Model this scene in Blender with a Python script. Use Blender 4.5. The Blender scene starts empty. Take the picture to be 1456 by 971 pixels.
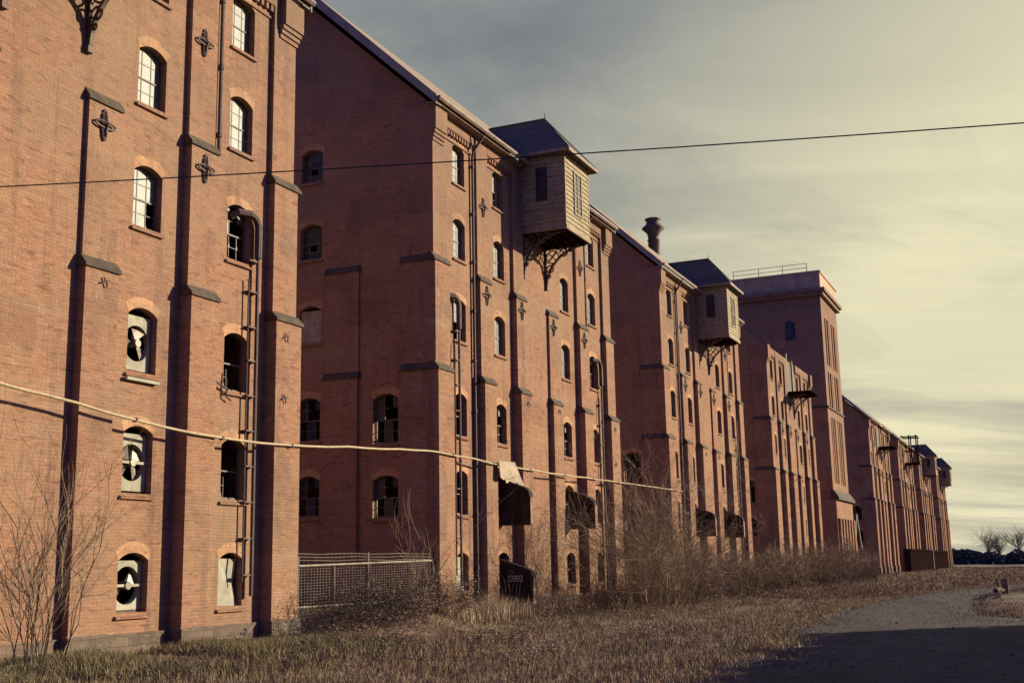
import bpy, math, random
from mathutils import Vector, Matrix, noise as mnoise
import numpy as np
R = math.radians
scn = bpy.context.scene
col = scn.collection
rnd = random.Random(7)

# ------------------------------------------------------------------ helpers
class MB:
    """collects faces; build() links them as ONE mesh object"""
    def __init__(s): s.v = []; s.f = []
    def add(s, vs, fs):
        o = len(s.v); s.v += [tuple(p) for p in vs]; s.f += [tuple(o + i for i in f) for f in fs]; return s
    def quad(s, a, b, c, d): return s.add([a, b, c, d], [(0, 1, 2, 3)])
    def poly(s, pts): return s.add(pts, [tuple(range(len(pts)))])
    def box(s, x0, x1, y0, y1, z0, z1):
        return s.add([(x0,y0,z0),(x1,y0,z0),(x1,y1,z0),(x0,y1,z0),(x0,y0,z1),(x1,y0,z1),(x1,y1,z1),(x0,y1,z1)],
            [(0,3,2,1),(4,5,6,7),(0,1,5,4),(1,2,6,5),(2,3,7,6),(3,0,4,7)])
    def prism(s, prof, x0, x1):
        """profile of (y,z) extruded along x"""
        n = len(prof)
        vs = [(x0, y, z) for y, z in prof] + [(x1, y, z) for y, z in prof]
        return s.add(vs, [tuple(range(n))[::-1], tuple(range(n, 2*n))] + [(i, (i+1) % n, n+(i+1) % n, n+i) for i in range(n)])
    def prismY(s, prof, y0, y1):
        n = len(prof)
        vs = [(x, y0, z) for x, z in prof] + [(x, y1, z) for x, z in prof]
        return s.add(vs, [tuple(range(n)), tuple(range(n, 2*n))[::-1]] + [(i, n+i, n+(i+1) % n, (i+1) % n) for i in range(n)])
    def tube(s, pts, r, n=6, closed=False, r1=None):
        pts = [Vector(p) for p in pts]; m = len(pts); rings = []
        up = Vector((0, 0, 1))
        for i, p in enumerate(pts):
            if closed: d = pts[(i+1) % m] - pts[i-1]
            else: d = pts[min(i+1, m-1)] - pts[max(i-1, 0)]
            if d.length < 1e-9: d = Vector((0, 0, 1))
            d.normalize()
            a = d.cross(up if abs(d.z) < .95 else Vector((1, 0, 0))).normalized(); b = d.cross(a)
            rr = r if r1 is None else r + (r1 - r) * i / (m - 1)
            rings.append([p + (a*math.cos(t) + b*math.sin(t)) * rr for t in [2*math.pi*k/n for k in range(n)]])
        o = len(s.v); s.v += [tuple(q) for rg in rings for q in rg]
        last = m if closed else m - 1
        for i in range(last):
            j = (i + 1) % m
            for k in range(n):
                s.f.append((o+i*n+k, o+i*n+(k+1) % n, o+j*n+(k+1) % n, o+j*n+k))
        if not closed:
            s.f.append(tuple(o+k for k in range(n))[::-1]); s.f.append(tuple(o+(m-1)*n+k for k in range(n)))
        return s
    def lathe(s, prof, cx, cy, n=16):
        o = len(s.v)
        for r, z in prof:
            for k in range(n):
                t = 2*math.pi*k/n; s.v.append((cx + r*math.cos(t), cy + r*math.sin(t), z))
        for i in range(len(prof)-1):
            for k in range(n): s.f.append((o+i*n+k, o+i*n+(k+1) % n, o+(i+1)*n+(k+1) % n, o+(i+1)*n+k))
        return s
    def mesh(s, name, mat, smooth=False):
        me = bpy.data.meshes.new(name); me.from_pydata(s.v, [], s.f); me.materials.append(mat)
        if smooth: me.polygons.foreach_set('use_smooth', [True]*len(me.polygons))
        me.update(); return me
    def build(s, name, mat, parent=None, smooth=False): return link(name, s.mesh(name, mat, smooth), parent)
def link(name, me, parent=None, loc=None):
    o = bpy.data.objects.new(name, me); col.objects.link(o)
    if parent: o.parent = parent
    if loc: o.location = loc
    return o
def tag(o, label=None, cat=None, group=None, kind=None):
    for k, v in (('label', label), ('category', cat), ('group', group), ('kind', kind)):
        if v: o[k] = v
    return o
def thing(name, label, cat, loc=(0, 0, 0), group=None):
    o = bpy.data.objects.new(name, None); col.objects.link(o); o.location = loc; o.empty_display_size = .3
    return tag(o, label, cat, group)
def copy_tree(o, parent=None):
    c = o.copy(); col.objects.link(c); c.parent = parent
    for ch in list(o.children): copy_tree(ch, c)
    return c

# ------------------------------------------------------------------ materials
class N:
    def __init__(s, name):
        s.m = bpy.data.materials.new(name); s.m.use_nodes = True; s.t = s.m.node_tree; s.n = s.t.nodes
        s.b = s.n['Principled BSDF']; s.out = s.n['Material Output']
        s.geo = s.new('ShaderNodeNewGeometry')
    def new(s, t, **k):
        q = s.n.new(t)
        for a, v in k.items(): setattr(q, a, v)
        return q
    def l(s, a, b): s.t.links.new(a, b)
    def noise(s, scale, detail=4, rough=.6, vec=None, stretch=None):
        q = s.new('ShaderNodeTexNoise'); q.inputs['Scale'].default_value = scale; q.inputs['Detail'].default_value = detail; q.inputs['Roughness'].default_value = rough
        v = vec or s.geo.outputs['Position']
        if stretch:
            mp = s.new('ShaderNodeMapping'); mp.inputs['Scale'].default_value = stretch; s.l(v, mp.inputs['Vector']); v = mp.outputs[0]
        s.l(v, q.inputs['Vector']); return q.outputs['Fac']
    def ramp(s, fac, *stops):
        q = s.new('ShaderNodeValToRGB'); e = q.color_ramp.elements
        while len(e) < len(stops): e.new(.5)
        for el, (p, c) in zip(e, stops): el.position = p; el.color = (*c, 1) if len(c) == 3 else c
        s.l(fac, q.inputs[0]); return q.outputs[0]
    def mix(s, fac, a, b, mode='MIX'):
        q = s.new('ShaderNodeMix', data_type='RGBA', blend_type=mode)
        for v, i in ((fac, 0), (a, 6), (b, 7)):
            if isinstance(v, (int, float)): q.inputs[i].default_value = v
            elif isinstance(v, tuple): q.inputs[i].default_value = (*v, 1)
            else: s.l(v, q.inputs[i])
        return q.outputs[2]
    def math(s, op, a, b=0, c=None):
        q = s.new('ShaderNodeMath', operation=op)
        for i, v in enumerate((a, b, c)):
            if v is None: continue
            if isinstance(v, (int, float)): q.inputs[i].default_value = v
            else: s.l(v, q.inputs[i])
        return q.outputs[0]
    def col(s, c): 
        if isinstance(c, tuple): s.b.inputs['Base Color'].default_value = (*c, 1)
        else: s.l(c, s.b.inputs['Base Color'])
        return s
    def set(s, rough=.8, metal=0, spec=.3):
        s.b.inputs['Roughness'].default_value = rough; s.b.inputs['Metallic'].default_value = metal; s.b.inputs['Specular IOR Level'].default_value = spec; return s
    def bump(s, h, strength=.4, dist=.02):
        q = s.new('ShaderNodeBump'); q.inputs['Strength'].default_value = strength; q.inputs['Distance'].default_value = dist
        s.l(h, q.inputs['Height']); s.l(q.outputs[0], s.b.inputs['Normal']); return s
    def uz(s):
        sp = s.new('ShaderNodeSeparateXYZ'); s.l(s.geo.outputs['Position'], sp.inputs[0])
        cb = s.new('ShaderNodeCombineXYZ'); s.l(s.math('ADD', sp.outputs[0], sp.outputs[1]), cb.inputs[0]); s.l(sp.outputs[2], cb.inputs[1])
        s.sep = sp
        return cb.outputs[0]
def brickmat(name, c1, c2, mortar, bw=.23, rh=.077, ms=.011, dark=.6, tint=(.275,.18,.11), k=.71):
    c1, c2, mortar = [tuple(v*k for v in c) for c in (c1, c2, mortar)]
    n = N(name); uv = n.uz()
    bt = n.new('ShaderNodeTexBrick')
    # courses wander a little
    wob = n.noise(.9, 2, .5); wv = n.new('ShaderNodeVectorMath', operation='MULTIPLY_ADD'); wc = n.new('ShaderNodeCombineXYZ'); n.l(wob, wc.inputs[0]); n.l(n.noise(1.3, 2, .5), wc.inputs[1])
    n.l(wc.outputs[0], wv.inputs[0]); wv.inputs[1].default_value = (.03, .03, 0); n.l(uv, wv.inputs[2]); n.l(wv.outputs[0], bt.inputs['Vector'])
    bt.inputs['Scale'].default_value = 1; bt.inputs['Brick Width'].default_value = bw; bt.inputs['Row Height'].default_value = rh
    bt.inputs['Mortar Size'].default_value = ms; bt.inputs['Mortar Smooth'].default_value = .4; bt.inputs['Bias'].default_value = -.1
    bt.inputs['Color1'].default_value = (*c1, 1); bt.inputs['Color2'].default_value = (*c2, 1); bt.inputs['Mortar'].default_value = (*mortar, 1)
    c = bt.outputs['Color']
    # clumps of burnt bricks, and of paler replaced ones
    cl = n.noise(1.0, 3, .7, vec=uv, stretch=(2.4, 7.5, 1))
    c = n.mix(n.ramp(cl, (.54, (0, 0, 0)), (.66, (.75,)*3)), c, tuple(v*.40 for v in c1))
    cl2 = n.noise(1.0, 3, .7, vec=uv, stretch=(3.3, 10, 1))
    c = n.mix(n.ramp(cl2, (.56, (0, 0, 0)), (.68, (.6,)*3)), c, tuple(min(1, v*1.4 + .02) for v in c1))
    # broad weathering: tan, soot, rain streaks, salts, repairs
    c = n.mix(n.ramp(n.noise(.22, 6, .7), (.42, (0, 0, 0)), (.66, (dark,)*3)), c, tint)
    c = n.mix(n.ramp(n.noise(.5, 6, .72, stretch=(1, 1, .7)), (.52, (0, 0, 0)), (.70, (.6,)*3)), c, (.125, .075, .058))
    st = n.noise(1, 5, .75, stretch=(1.5, 1.5, .10))
    c = n.mix(n.ramp(st, (.53, (0, 0, 0)), (.72, (.6,)*3)), c, (.105, .062, .05))
    band = n.noise(1, 4, .65, stretch=(.14, .14, 1.8))
    c = n.mix(n.ramp(band, (.54, (0, 0, 0)), (.70, (.45,)*3)), c, (.34, .23, .145))
    sa = n.noise(1.6, 6, .75, stretch=(1, 1, .6))
    c = n.mix(n.ramp(sa, (.62, (0, 0, 0)), (.76, (.6,)*3)), c, (.48, .38, .28))
    rb = n.new('ShaderNodeTexBrick'); n.l(uv, rb.inputs['Vector']); rb.inputs['Scale'].default_value = 1; rb.inputs['Brick Width'].default_value = 1.7; rb.inputs['Row Height'].default_value = .93; rb.inputs['Mortar Size'].default_value = 0
    rb.inputs['Color1'].default_value = (0, 0, 0, 1); rb.inputs['Color2'].default_value = (1, 1, 1, 1); rb.inputs['Bias'].default_value = 0
    c = n.mix(n.ramp(rb.outputs['Color'], (.86, (0, 0, 0)), (.90, (.28,)*3)), c, (.36, .20, .115))
    c = n.mix(n.ramp(rb.outputs['Color'], (.05, (.26,)*3), (.08, (0, 0, 0))), c, (.13, .07, .05))
    # grey sooty bloom climbing the upper storeys
    hi = n.math('MULTIPLY', n.ramp(n.math('MULTIPLY', n.sep.outputs[2], .05), (.48, (0, 0, 0)), (.9, (1, 1, 1))), n.ramp(n.noise(.35, 5, .7), (.38, (0, 0, 0)), (.62, (.75,)*3)))
    c = n.mix(hi, c, (.205, .135, .098))
    n.col(c).set(.92, 0, .1)
    h = n.math('ADD', n.math('MULTIPLY', bt.outputs['Fac'], -1), n.math('MULTIPLY', n.noise(16, 4, .7), 1.2))
    n.bump(h, .7, .025)
    return n.m
M = {}
M['brick'] = brickmat('old_red_brick', (.46, .215, .122), (.36, .155, .09), (.42, .28, .185))
M['brick_arch'] = brickmat('gauged_arch_brick', (.56, .29, .145), (.47, .225, .12), (.45, .31, .2), bw=.082, rh=.32, ms=.008, dark=.25, k=.9)
M['brick_low'] = brickmat('cut_brick', (.42, .19, .11), (.34, .14, .085), (.37, .24, .17), dark=.4)
def simple(name, c, c2=None, rough=.8, metal=0, spec=.3, sc=3, lo=.38, hi=.66, bump=0, stretch=None):
    n = N(name)
    if c2: n.col(n.ramp(n.noise(sc, 5, .65, stretch=stretch), (lo, c), (hi, c2)))
    else: n.col(c)
    n.set(rough, metal, spec)
    if bump: n.bump(n.noise(sc*6, 4, .6), bump, .02)
    return n.m
M['stone'] = simple('lichened_stone', (.05, .035, .024), (.105, .073, .047), .9, sc=3, bump=.4)
M['plinth'] = brickmat('rubble_plinth', (.26, .185, .135), (.16, .11, .085), (.20, .15, .115), bw=.52, rh=.22, ms=.02, tint=(.15, .11, .08), k=.66)
M['tar'] = simple('tarred_base', (.022, .017, .018), (.06, .045, .04), .7, sc=2.5, bump=.4)
M['frame'] = simple('old_sash_paint', (.09, .065, .05), (.17, .125, .09), .6, sc=8)
M['pane'] = simple('dusty_glass', (.16, .15, .117), (.09, .083, .065), .45, spec=.25, sc=1.7, lo=.45, hi=.8)
M['pane_dark'] = simple('dark_glass', (.018, .020, .024), (.05, .052, .058), .3, spec=.25, sc=2)
M['board'] = simple('whitewashed_board', (.37, .33, .24), (.22, .19, .135), .85, sc=2.5, bump=.3)
M['grey_board'] = simple('weathered_board', (.16, .10, .085), (.27, .18, .14), .9, sc=4, stretch=(1, 1, .3))
M['iron'] = simple('rusted_iron', (.07, .045, .036), (.16, .10, .07), .7, .2, sc=9)
M['blade'] = simple('galvanised_blade', (.10, .08, .065), (.24, .195, .155), .5, .5, sc=5)
M['gutter'] = simple('old_gutter_iron', (.17, .11, .085), (.30, .21, .16), .75, sc=4)
M['pipe'] = simple('cast_iron_pipe', (.07, .042, .036), (.13, .08, .06), .7, sc=5)
M['fascia'] = simple('grey_painted_verge', (.17, .16, .15), (.28, .25, .22), .85, sc=2, stretch=(1, 1, .4))
M['soffit'] = simple('old_soffit_boards', (.12, .10, .09), (.20, .16, .13), .9, sc=2)
M['boardwall'] = simple('weatherboard', (.37, .285, .165), (.19, .14, .08), .9, sc=2.2, lo=.35, hi=.72, stretch=(1, 1, 2.2), bump=.3)
M['trim'] = simple('timber_trim', (.31, .23, .14), (.20, .15, .09), .85, sc=3)
M['cowl'] = simple('black_sheet_steel', (.016, .011, .010), (.10, .052, .03), .85, .0, spec=.15, lo=.42, hi=.75, bump=.2, sc=1.6)
M['cowl_front'] = simple('rust_brown_sheet', (.20, .10, .06), (.11, .055, .035), .7, .1, sc=2)
M['torn'] = simple('pale_torn_sheet', (.33, .235, .145), (.22, .15, .095), .7, sc=3)
M['white'] = simple('white_enamel', (.66, .63, .55), (.50, .46, .40), .6, sc=6)
M['black'] = simple('black_paint', (.02, .02, .02), None, .6)
M['rope'] = simple('tan_cable', (.44, .33, .185), (.32, .23, .13), .7, sc=9)
M['wire'] = simple('dark_wire', (.03, .022, .022), None, .6)
M['concrete'] = simple('tan_concrete', (.46, .31, .19), (.33, .215, .14), .9, sc=1.2, stretch=(1, 1, .4))
M['cornice'] = simple('dark_cornice', (.15, .085, .055), (.26, .165, .105), .95, sc=2)  # mottled brown, darker than the parapet concrete
M['deck'] = simple('dark_roof_deck', (.05, .04, .04), (.09, .07, .06), .9, sc=1)
M['inside'] = simple('dark_inside', (.10, .07, .06), (.16, .11, .09), .95, sc=.6)
M['galv'] = simple('weathered_galvanised', (.17, .14, .105), (.28, .235, .175), .55, .3, sc=6)
M['mesh'] = simple('dull_wire', (.13, .105, .09), (.20, .16, .135), .7, .2, sc=5)
M['timber'] = simple('tarred_timber', (.016, .008, .007), (.03, .017, .014), 1.0, spec=0, sc=2, stretch=(4, 4, .3))
M['pole'] = simple('pole_timber', (.14, .10, .075), (.22, .16, .12), .9, sc=4)
def tilemat(name, a, b, c):
    n = N(name); sp = n.new('ShaderNodeSeparateXYZ'); n.l(n.geo.outputs['Position'], sp.inputs[0])
    cb = n.new('ShaderNodeCombineXYZ'); n.l(sp.outputs[0], cb.inputs[0]); n.l(n.math('MULTIPLY', sp.outputs[2], 1.45), cb.inputs[1])
    bt = n.new('ShaderNodeTexBrick'); n.l(cb.outputs[0], bt.inputs['Vector']); bt.inputs['Scale'].default_value = 1
    bt.inputs['Brick Width'].default_value = .3; bt.inputs['Row Height'].default_value = .22; bt.inputs['Mortar Size'].default_value = .014
    bt.inputs['Color1'].default_value = (*a, 1); bt.inputs['Color2'].default_value = (*b, 1); bt.inputs['Mortar'].default_value = (*tuple(v*.4 for v in a), 1)
    k = n.mix(n.ramp(n.noise(1.2, 5, .65), (.45, (0, 0, 0)), (.7, (.7,)*3)), bt.outputs['Color'], c)
    n.col(k).set(.75, 0, .3).bump(n.math('MULTIPLY', bt.outputs['Fac'], -1), .5, .02); return n.m
M['tile'] = tilemat('brown_roof_slate', (.30, .205, .13), (.22, .15, .10), (.36, .28, .17))
M['slate'] = tilemat('dark_roof_slate', (.075, .062, .042), (.10, .082, .055), (.13, .105, .068))
def plantmat(name, a, b, c=None):
    n = N(name); g = n.geo.outputs['Random Per Island']
    k = n.ramp(g, (0, a), (1, b))
    if c: k = n.mix(n.ramp(n.noise(.55, 5, .7, vec=None, stretch=(1, 1.3, 1)), (.50, (0, 0, 0)), (.66, (.75,)*3)), k, tuple(v*.42 for v in a))
    if c: k = n.mix(n.ramp(n.noise(.28, 4, .6), (.47, (0, 0, 0)), (.66, (.8,)*3)), k, c)
    n.col(k).set(.9, 0, .1); return n.m
M['grass'] = plantmat('dry_grass_blades', (.125, .075, .047), (.36, .24, .145), (.17, .13, .065))
M['green'] = plantmat('short_green_grass', (.12, .10, .05), (.29, .22, .12))
M['edge'] = plantmat('yellowed_verge_grass', (.20, .15, .075), (.44, .32, .18))
M['reed'] = plantmat('pale_dead_stalks', (.36, .26, .16), (.50, .37, .24))
M['twig'] = plantmat('bare_twigs', (.14, .095, .062), (.27, .19, .12))
M['twig_pale'] = plantmat('pale_twigs', (.19, .135, .085), (.33, .24, .15))
M['twig_dark'] = plantmat('dark_bramble_stems', (.045, .028, .025), (.10, .06, .045))
M['bramble_leaf'] = plantmat('dark_bramble_leaves', (.035, .035, .022), (.085, .075, .045))
M['dead_leaf'] = plantmat('dead_leaves', (.20, .125, .08), (.33, .22, .14))
M['far_wood'] = plantmat('distant_hedge', (.035, .033, .027), (.085, .078, .06))
M['far_twig'] = plantmat('distant_bare_tree', (.17, .135, .11), (.24, .19, .15))
def groundmat():
    n = N('rough_ground')
    a = n.ramp(n.noise(.9, 6, .7), (.36, (.085, .053, .037)), (.52, (.18, .115, .077)), (.68, (.29, .19, .125)))
    b = n.ramp(n.noise(.11, 4, .6), (.45, (0, 0, 0)), (.62, (.75,)*3))
    n.col(n.mix(b, a, (.19, .16, .09))).set(.95, 0, .1).bump(n.noise(5, 5, .7), .9, .06); return n.m
M['ground'] = groundmat()
M['gravel'] = plantmat('loose_gravel', (.07, .052, .04), (.20, .15, .11))
def trackmat():
    n = N('gritty_track')
    a = n.ramp(n.noise(1.6, 8, .75), (.30, (.028, .021, .017)), (.5, (.060, .045, .036)), (.72, (.10, .076, .06)))
    v = n.new('ShaderNodeTexVoronoi'); v.inputs['Scale'].default_value = 9; n.l(n.geo.outputs['Position'], v.inputs['Vector'])
    a = n.mix(n.ramp(v.outputs['Distance'], (.08, (.5,)*3), (.3, (0, 0, 0))), a, (.19, .15, .14))
    pud = n.ramp(n.noise(.35, 4, .6, stretch=(.5, 1.4, 1)), (.50, (0, 0, 0)), (.64, (.85,)*3))
    a = n.mix(n.ramp(n.noise(.8, 7, .75, stretch=(.35, 1.6, 1)), (.5, (0, 0, 0)), (.66, (.7,)*3)), a, (.115, .083, .056))
    c = n.mix(pud, a, (.038, .028, .024))
    n.col(c).set(.92, 0, .2).bump(n.noise(7, 8, .8), 1.0, .06); return n.m
M['track'] = trackmat()


# ------------------------------------------------------------------ wall with arched openings
def arch_pts(u0, u1, zs, rise, n=8):
    w = (u1-u0)/2; c = (u0+u1)/2
    if rise < .01: return [(u0, zs), (u1, zs)]
    rad = (w*w + rise*rise)/(2*rise); cz = zs + rise - rad; a = math.asin(min(1, w/rad))
    return [(c + rad*math.sin(t), cz + rad*math.cos(t)) for t in [-a + 2*a*i/n for i in range(n+1)]]
def panel(mb, u0, u1, v0, v1, cols, P, depth):
    """cols: list of (ua,ub,[(vsill,vspring,rise),..]); P(u,v,d) -> point, d = depth into the wall"""
    cols = sorted(cols); cur = u0
    for ua, ub, ops in cols:
        if ua > cur: mb.quad(P(cur, v0, 0), P(ua, v0, 0), P(ua, v1, 0), P(cur, v1, 0))
        ops = sorted(ops); low = [(ua, v0), (ub, v0)]
        for vs, vt, rise in ops:
            mb.poly([P(*q, 0) for q in low] + [P(ub, vs, 0), P(ua, vs, 0)])
            ar = arch_pts(ua, ub, vt, rise)
            lp = [(ua, vs)] + ar + [(ub, vs)]
            for i in range(len(lp)):
                a, b = lp[i], lp[(i+1) % len(lp)]
                mb.quad(P(*a, 0), P(*b, 0), P(*b, depth), P(*a, depth))
            low = ar
        mb.poly([P(*q, 0) for q in low] + [P(ub, v1, 0), P(ua, v1, 0)])
        cur = ub
    mb.quad(P(cur, v0, 0), P(u1, v0, 0), P(u1, v1, 0), P(cur, v1, 0))

# ------------------------------------------------------------------ the malthouse: shared dimensions (local x from 0 at first window)
XL, XR, DEP = -1.6, 16.24, 10.9
EAVE, MSL = 17.93, .954
RIDGE_Y = 5.0; RIDGE_Z = 18.05 + MSL*(RIDGE_Y + .45)
COLX = [.04, 3.43, 10.23, 13.65]; WW = .95
SILL = [15.59, 12.79, 9.81, 6.43, 3.71, 1.13]; SPR = [16.89, 14.09, 11.13, 7.75, 5.05, 2.25]; RISE = .17; GD = .20
SIDE = [(1.32, 2.31, [(3.6, 4.85, .17), (6.1, 7.62, .17)]), (4.45, 5.37, [(3.72, 4.95, .17), (6.35, 7.7, .17), (9.85, 11.0, .17), (12.9, 14.02, .17), (15.8, 16.85, .17)])]
PIERS = [(-1.6, -.7, 1), (1.76, 2.72, 0), (5.02, 6.0, 0), (8.65, 9.64, 2), (11.92, 12.92, 0), (15.34, 16.24, 3)]
LX0, LX1, LQ, LZ0, LZ1 = 6.02, 8.69, 2.0, 15.1, 18.3

cache = {}
def C(key, fn):
    if key not in cache: cache[key] = fn()
    return cache[key]

def m_wall():
    mb = MB()
    panel(mb, XL, XR, -.6, EAVE, [(x, x+WW, [(a, b, RISE) for a, b in zip(SILL, SPR)]) for x in COLX], lambda u, v, d: (u, d, v), GD)
    panel(mb, 0, DEP, -.6, EAVE, SIDE, lambda u, v, d: (XL + d, u, v), GD)
    mb.quad((XR, 0, -.6), (XR, DEP, -.6), (XR, DEP, EAVE), (XR, 0, EAVE)); mb.quad((XL, DEP, -.6), (XL, DEP, EAVE), (XR, DEP, EAVE), (XR, DEP, -.6))
    top = EAVE + MSL*(RIDGE_Y)
    for x in (XL, XR): mb.poly([(x, 0, EAVE), (x, DEP, EAVE), (x, DEP/2, EAVE + MSL*DEP/2 - .1)])
    # inner face so the openings look into a dark interior
    mb.box(XL+.5, XR-.5, 3.2 if False else 6.5, 6.6, -.5, EAVE)
    return mb.mesh('wall', M['brick'])
def proj(kind, st): return ((.365, .23, .125) if kind != 2 else (.22, .10, 0))[st]
def m_pier(i):
    x0, x1, k = PIERS[i]; mb = MB(); zs = [.72, 8.55, 12.34, EAVE]
    for st in range(3):
        e = proj(k, st)
        if e <= 0: continue
        es = (.24, .17, .11)[st]
        a, b = x0, x1; yb = .02
        if k == 1: a = x0 - es; yb = 1.08
        if k == 3: b = x1 + es; yb = 1.08
        mb.box(a, b, -e, yb, zs[st] - (.9 if st == 0 else 0), zs[st+1])
    if k in (1, 3):  # stepped kneeler below the eaves
        for j, d in enumerate((.17, .22, .27)):
            z = 16.55 + j*.13
            a, b = (x0 - .15 - j*.02, x1 - .22) if k == 1 else (x0 + .22, x1 + .15 + j*.02)
            mb.box(a, b, -d, .0, z, z + .13)
        a, b = (x0 - .22, x1 - .25) if k == 1 else (x0 + .25, x1 + .22)
        mb.box(a, b, -.32, .0, 16.94, EAVE - .02)
    return mb.mesh('buttress', M['brick'])
def m_coping(i, st):
    """stone weathering where the pier steps in"""
    x0, x1, k = PIERS[i]; e0, e1 = proj(k, st), proj(k, st+1); z = (8.55, 12.34)[st]
    a, b = x0 - .05, x1 + .05
    if k == 1: a -= .25
    if k == 3: b += .25
    mb = MB(); mb.prism([(-e0 - .05, z - .10), (-e0 - .05, z - .04), (-e1 + .001, z + .17), (.0, z + .17), (0, z - .10)], a, b)
    if k in (1, 3):
        s = -1 if k == 1 else 1; xo = XL if k == 1 else XR
        e = (.24, .17, .11)
        pr = [(xo + s*(e[st] + .05), z - .10), (xo + s*(e[st] + .05), z - .04), (xo + s*e[st+1], z + .17), (xo, z + .17), (xo, z - .10)]
        mb.prismY(pr, .003, 1.14)
    return mb.mesh('coping', M['stone'])
def m_sidepier():
    mb = MB(); mb.box(XL - .17, XL + .02, 2.85, 4.2, -.5, 8.5); mb.box(XL - .09, XL + .02, 2.85, 4.2, 8.5, 12.3); return mb.mesh('buttress', M['brick'])
def m_sidecope(z, e0, e1):
    mb = MB(); mb.prismY([(XL - e0 - .05, z - .1), (XL - e0 - .05, z - .04), (XL - e1, z + .15), (XL, z + .15), (XL, z - .1)], 2.8, 4.25); return mb.mesh('coping', M['stone'])
def m_plinth():
    mb = MB(); mb.box(XL - .08, XR + .08, -.09, .2, -.7, .70); mb.box(XL - .08, XL + .1, .2, DEP, -.7, .70)
    return mb.mesh('plinth', M['plinth'])
def m_pierbase(i):
    x0, x1, k = PIERS[i]; e = proj(k, 0) + .07; a, b = x0 - .06, x1 + .06
    if k == 1: a -= .25
    if k == 3: b += .25
    mb = MB(); mb.prism([(-e, -.7), (-e, .70), (-e + .05, .74), (0, .74), (0, -.7)], a, b); return mb.mesh('pier_base', M['plinth'])
def m_roof():
    mb = MB(); x0, x1 = XL - .42, XR + .42; t = .16; ze = 18.05
    f = lambda y: ze + MSL*(y + .45)
    by = 2*RIDGE_Y + .45
    mb.prism([(-.45, ze), (RIDGE_Y, RIDGE_Z), (by, ze), (by, ze - t), (RIDGE_Y, RIDGE_Z - t), (-.45, ze - t)], x0, x1)
    return mb.mesh('roof', M['tile'])
def m_verge(side):
    mb = MB(); xa, xb = ((XL - .425, XL - .375), (XR + .375, XR + .425))[side]; ridge = []
    mb.prism([(-.45, 18.03), (RIDGE_Y, RIDGE_Z - .02), (2*RIDGE_Y + .45, 18.03), (2*RIDGE_Y + .45, 17.70), (RIDGE_Y, RIDGE_Z - .42), (-.45, 17.70)], xa, xb)
    xa, xb = ((XL - .375, XL), (XR, XR + .375))[side]    # soffit boards butt against it
    mb.prism([(-.42, 17.80), (RIDGE_Y, RIDGE_Z - .28), (RIDGE_Y, RIDGE_Z - .32), (-.42, 17.76)], xa, xb)
    return mb.mesh('bargeboard', M['fascia'])
def m_gutter(side):
    mb = MB()
    prof = [(-.47, 18.0), (-.60, 18.0), (-.61, 17.92), (-.55, 17.86), (-.48, 17.86), (-.44, 17.9)]
    for a, b in (((XL - .40, LX0 - .35), (LX1 + .35, XR + .40))[side],):
        mb.prism(prof, a, b)
        mb.box(a + .02, b - .02, -.435, -.05, 17.79, 17.83)
    return mb.mesh('gutter', M['gutter'])
def m_corbel(bay):
    mb = MB()
    for a, b in (((-.95, 1.55), (2.74, 5.0), (9.66, 11.9), (12.94, 15.5))[bay],):
        mb.box(a, b, -.13, 0, 17.38, EAVE - .01)
        mb.box(a, b, -.045, 0, 17.0, 17.06)
        x = a + .05
        while x < b - .1: mb.box(x, x + .11, -.10, 0, 17.2, 17.378); x += .22
    return mb.mesh('corbel_table', M['brick_low'])
def m_downpipe(full):
    mb = MB()
    x, zb = (1.50, -.2) if full else (13.12, 12.45); y = -.09
    mb.tube([(x + .15, -.54, 17.88), (x + .12, -.5, 17.7), (x, -.16, 17.15), (x, y, 16.9)], .055, 8); mb.tube([(x, y, 16.95), (x, y, zb)], .052, 8)
    z = 16.6
    while z > zb: mb.tube([(x, y, z), (x, y, z - .12)], .075, 8); z -= 1.83
    return mb.mesh('downpipe', M['pipe'])
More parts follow.
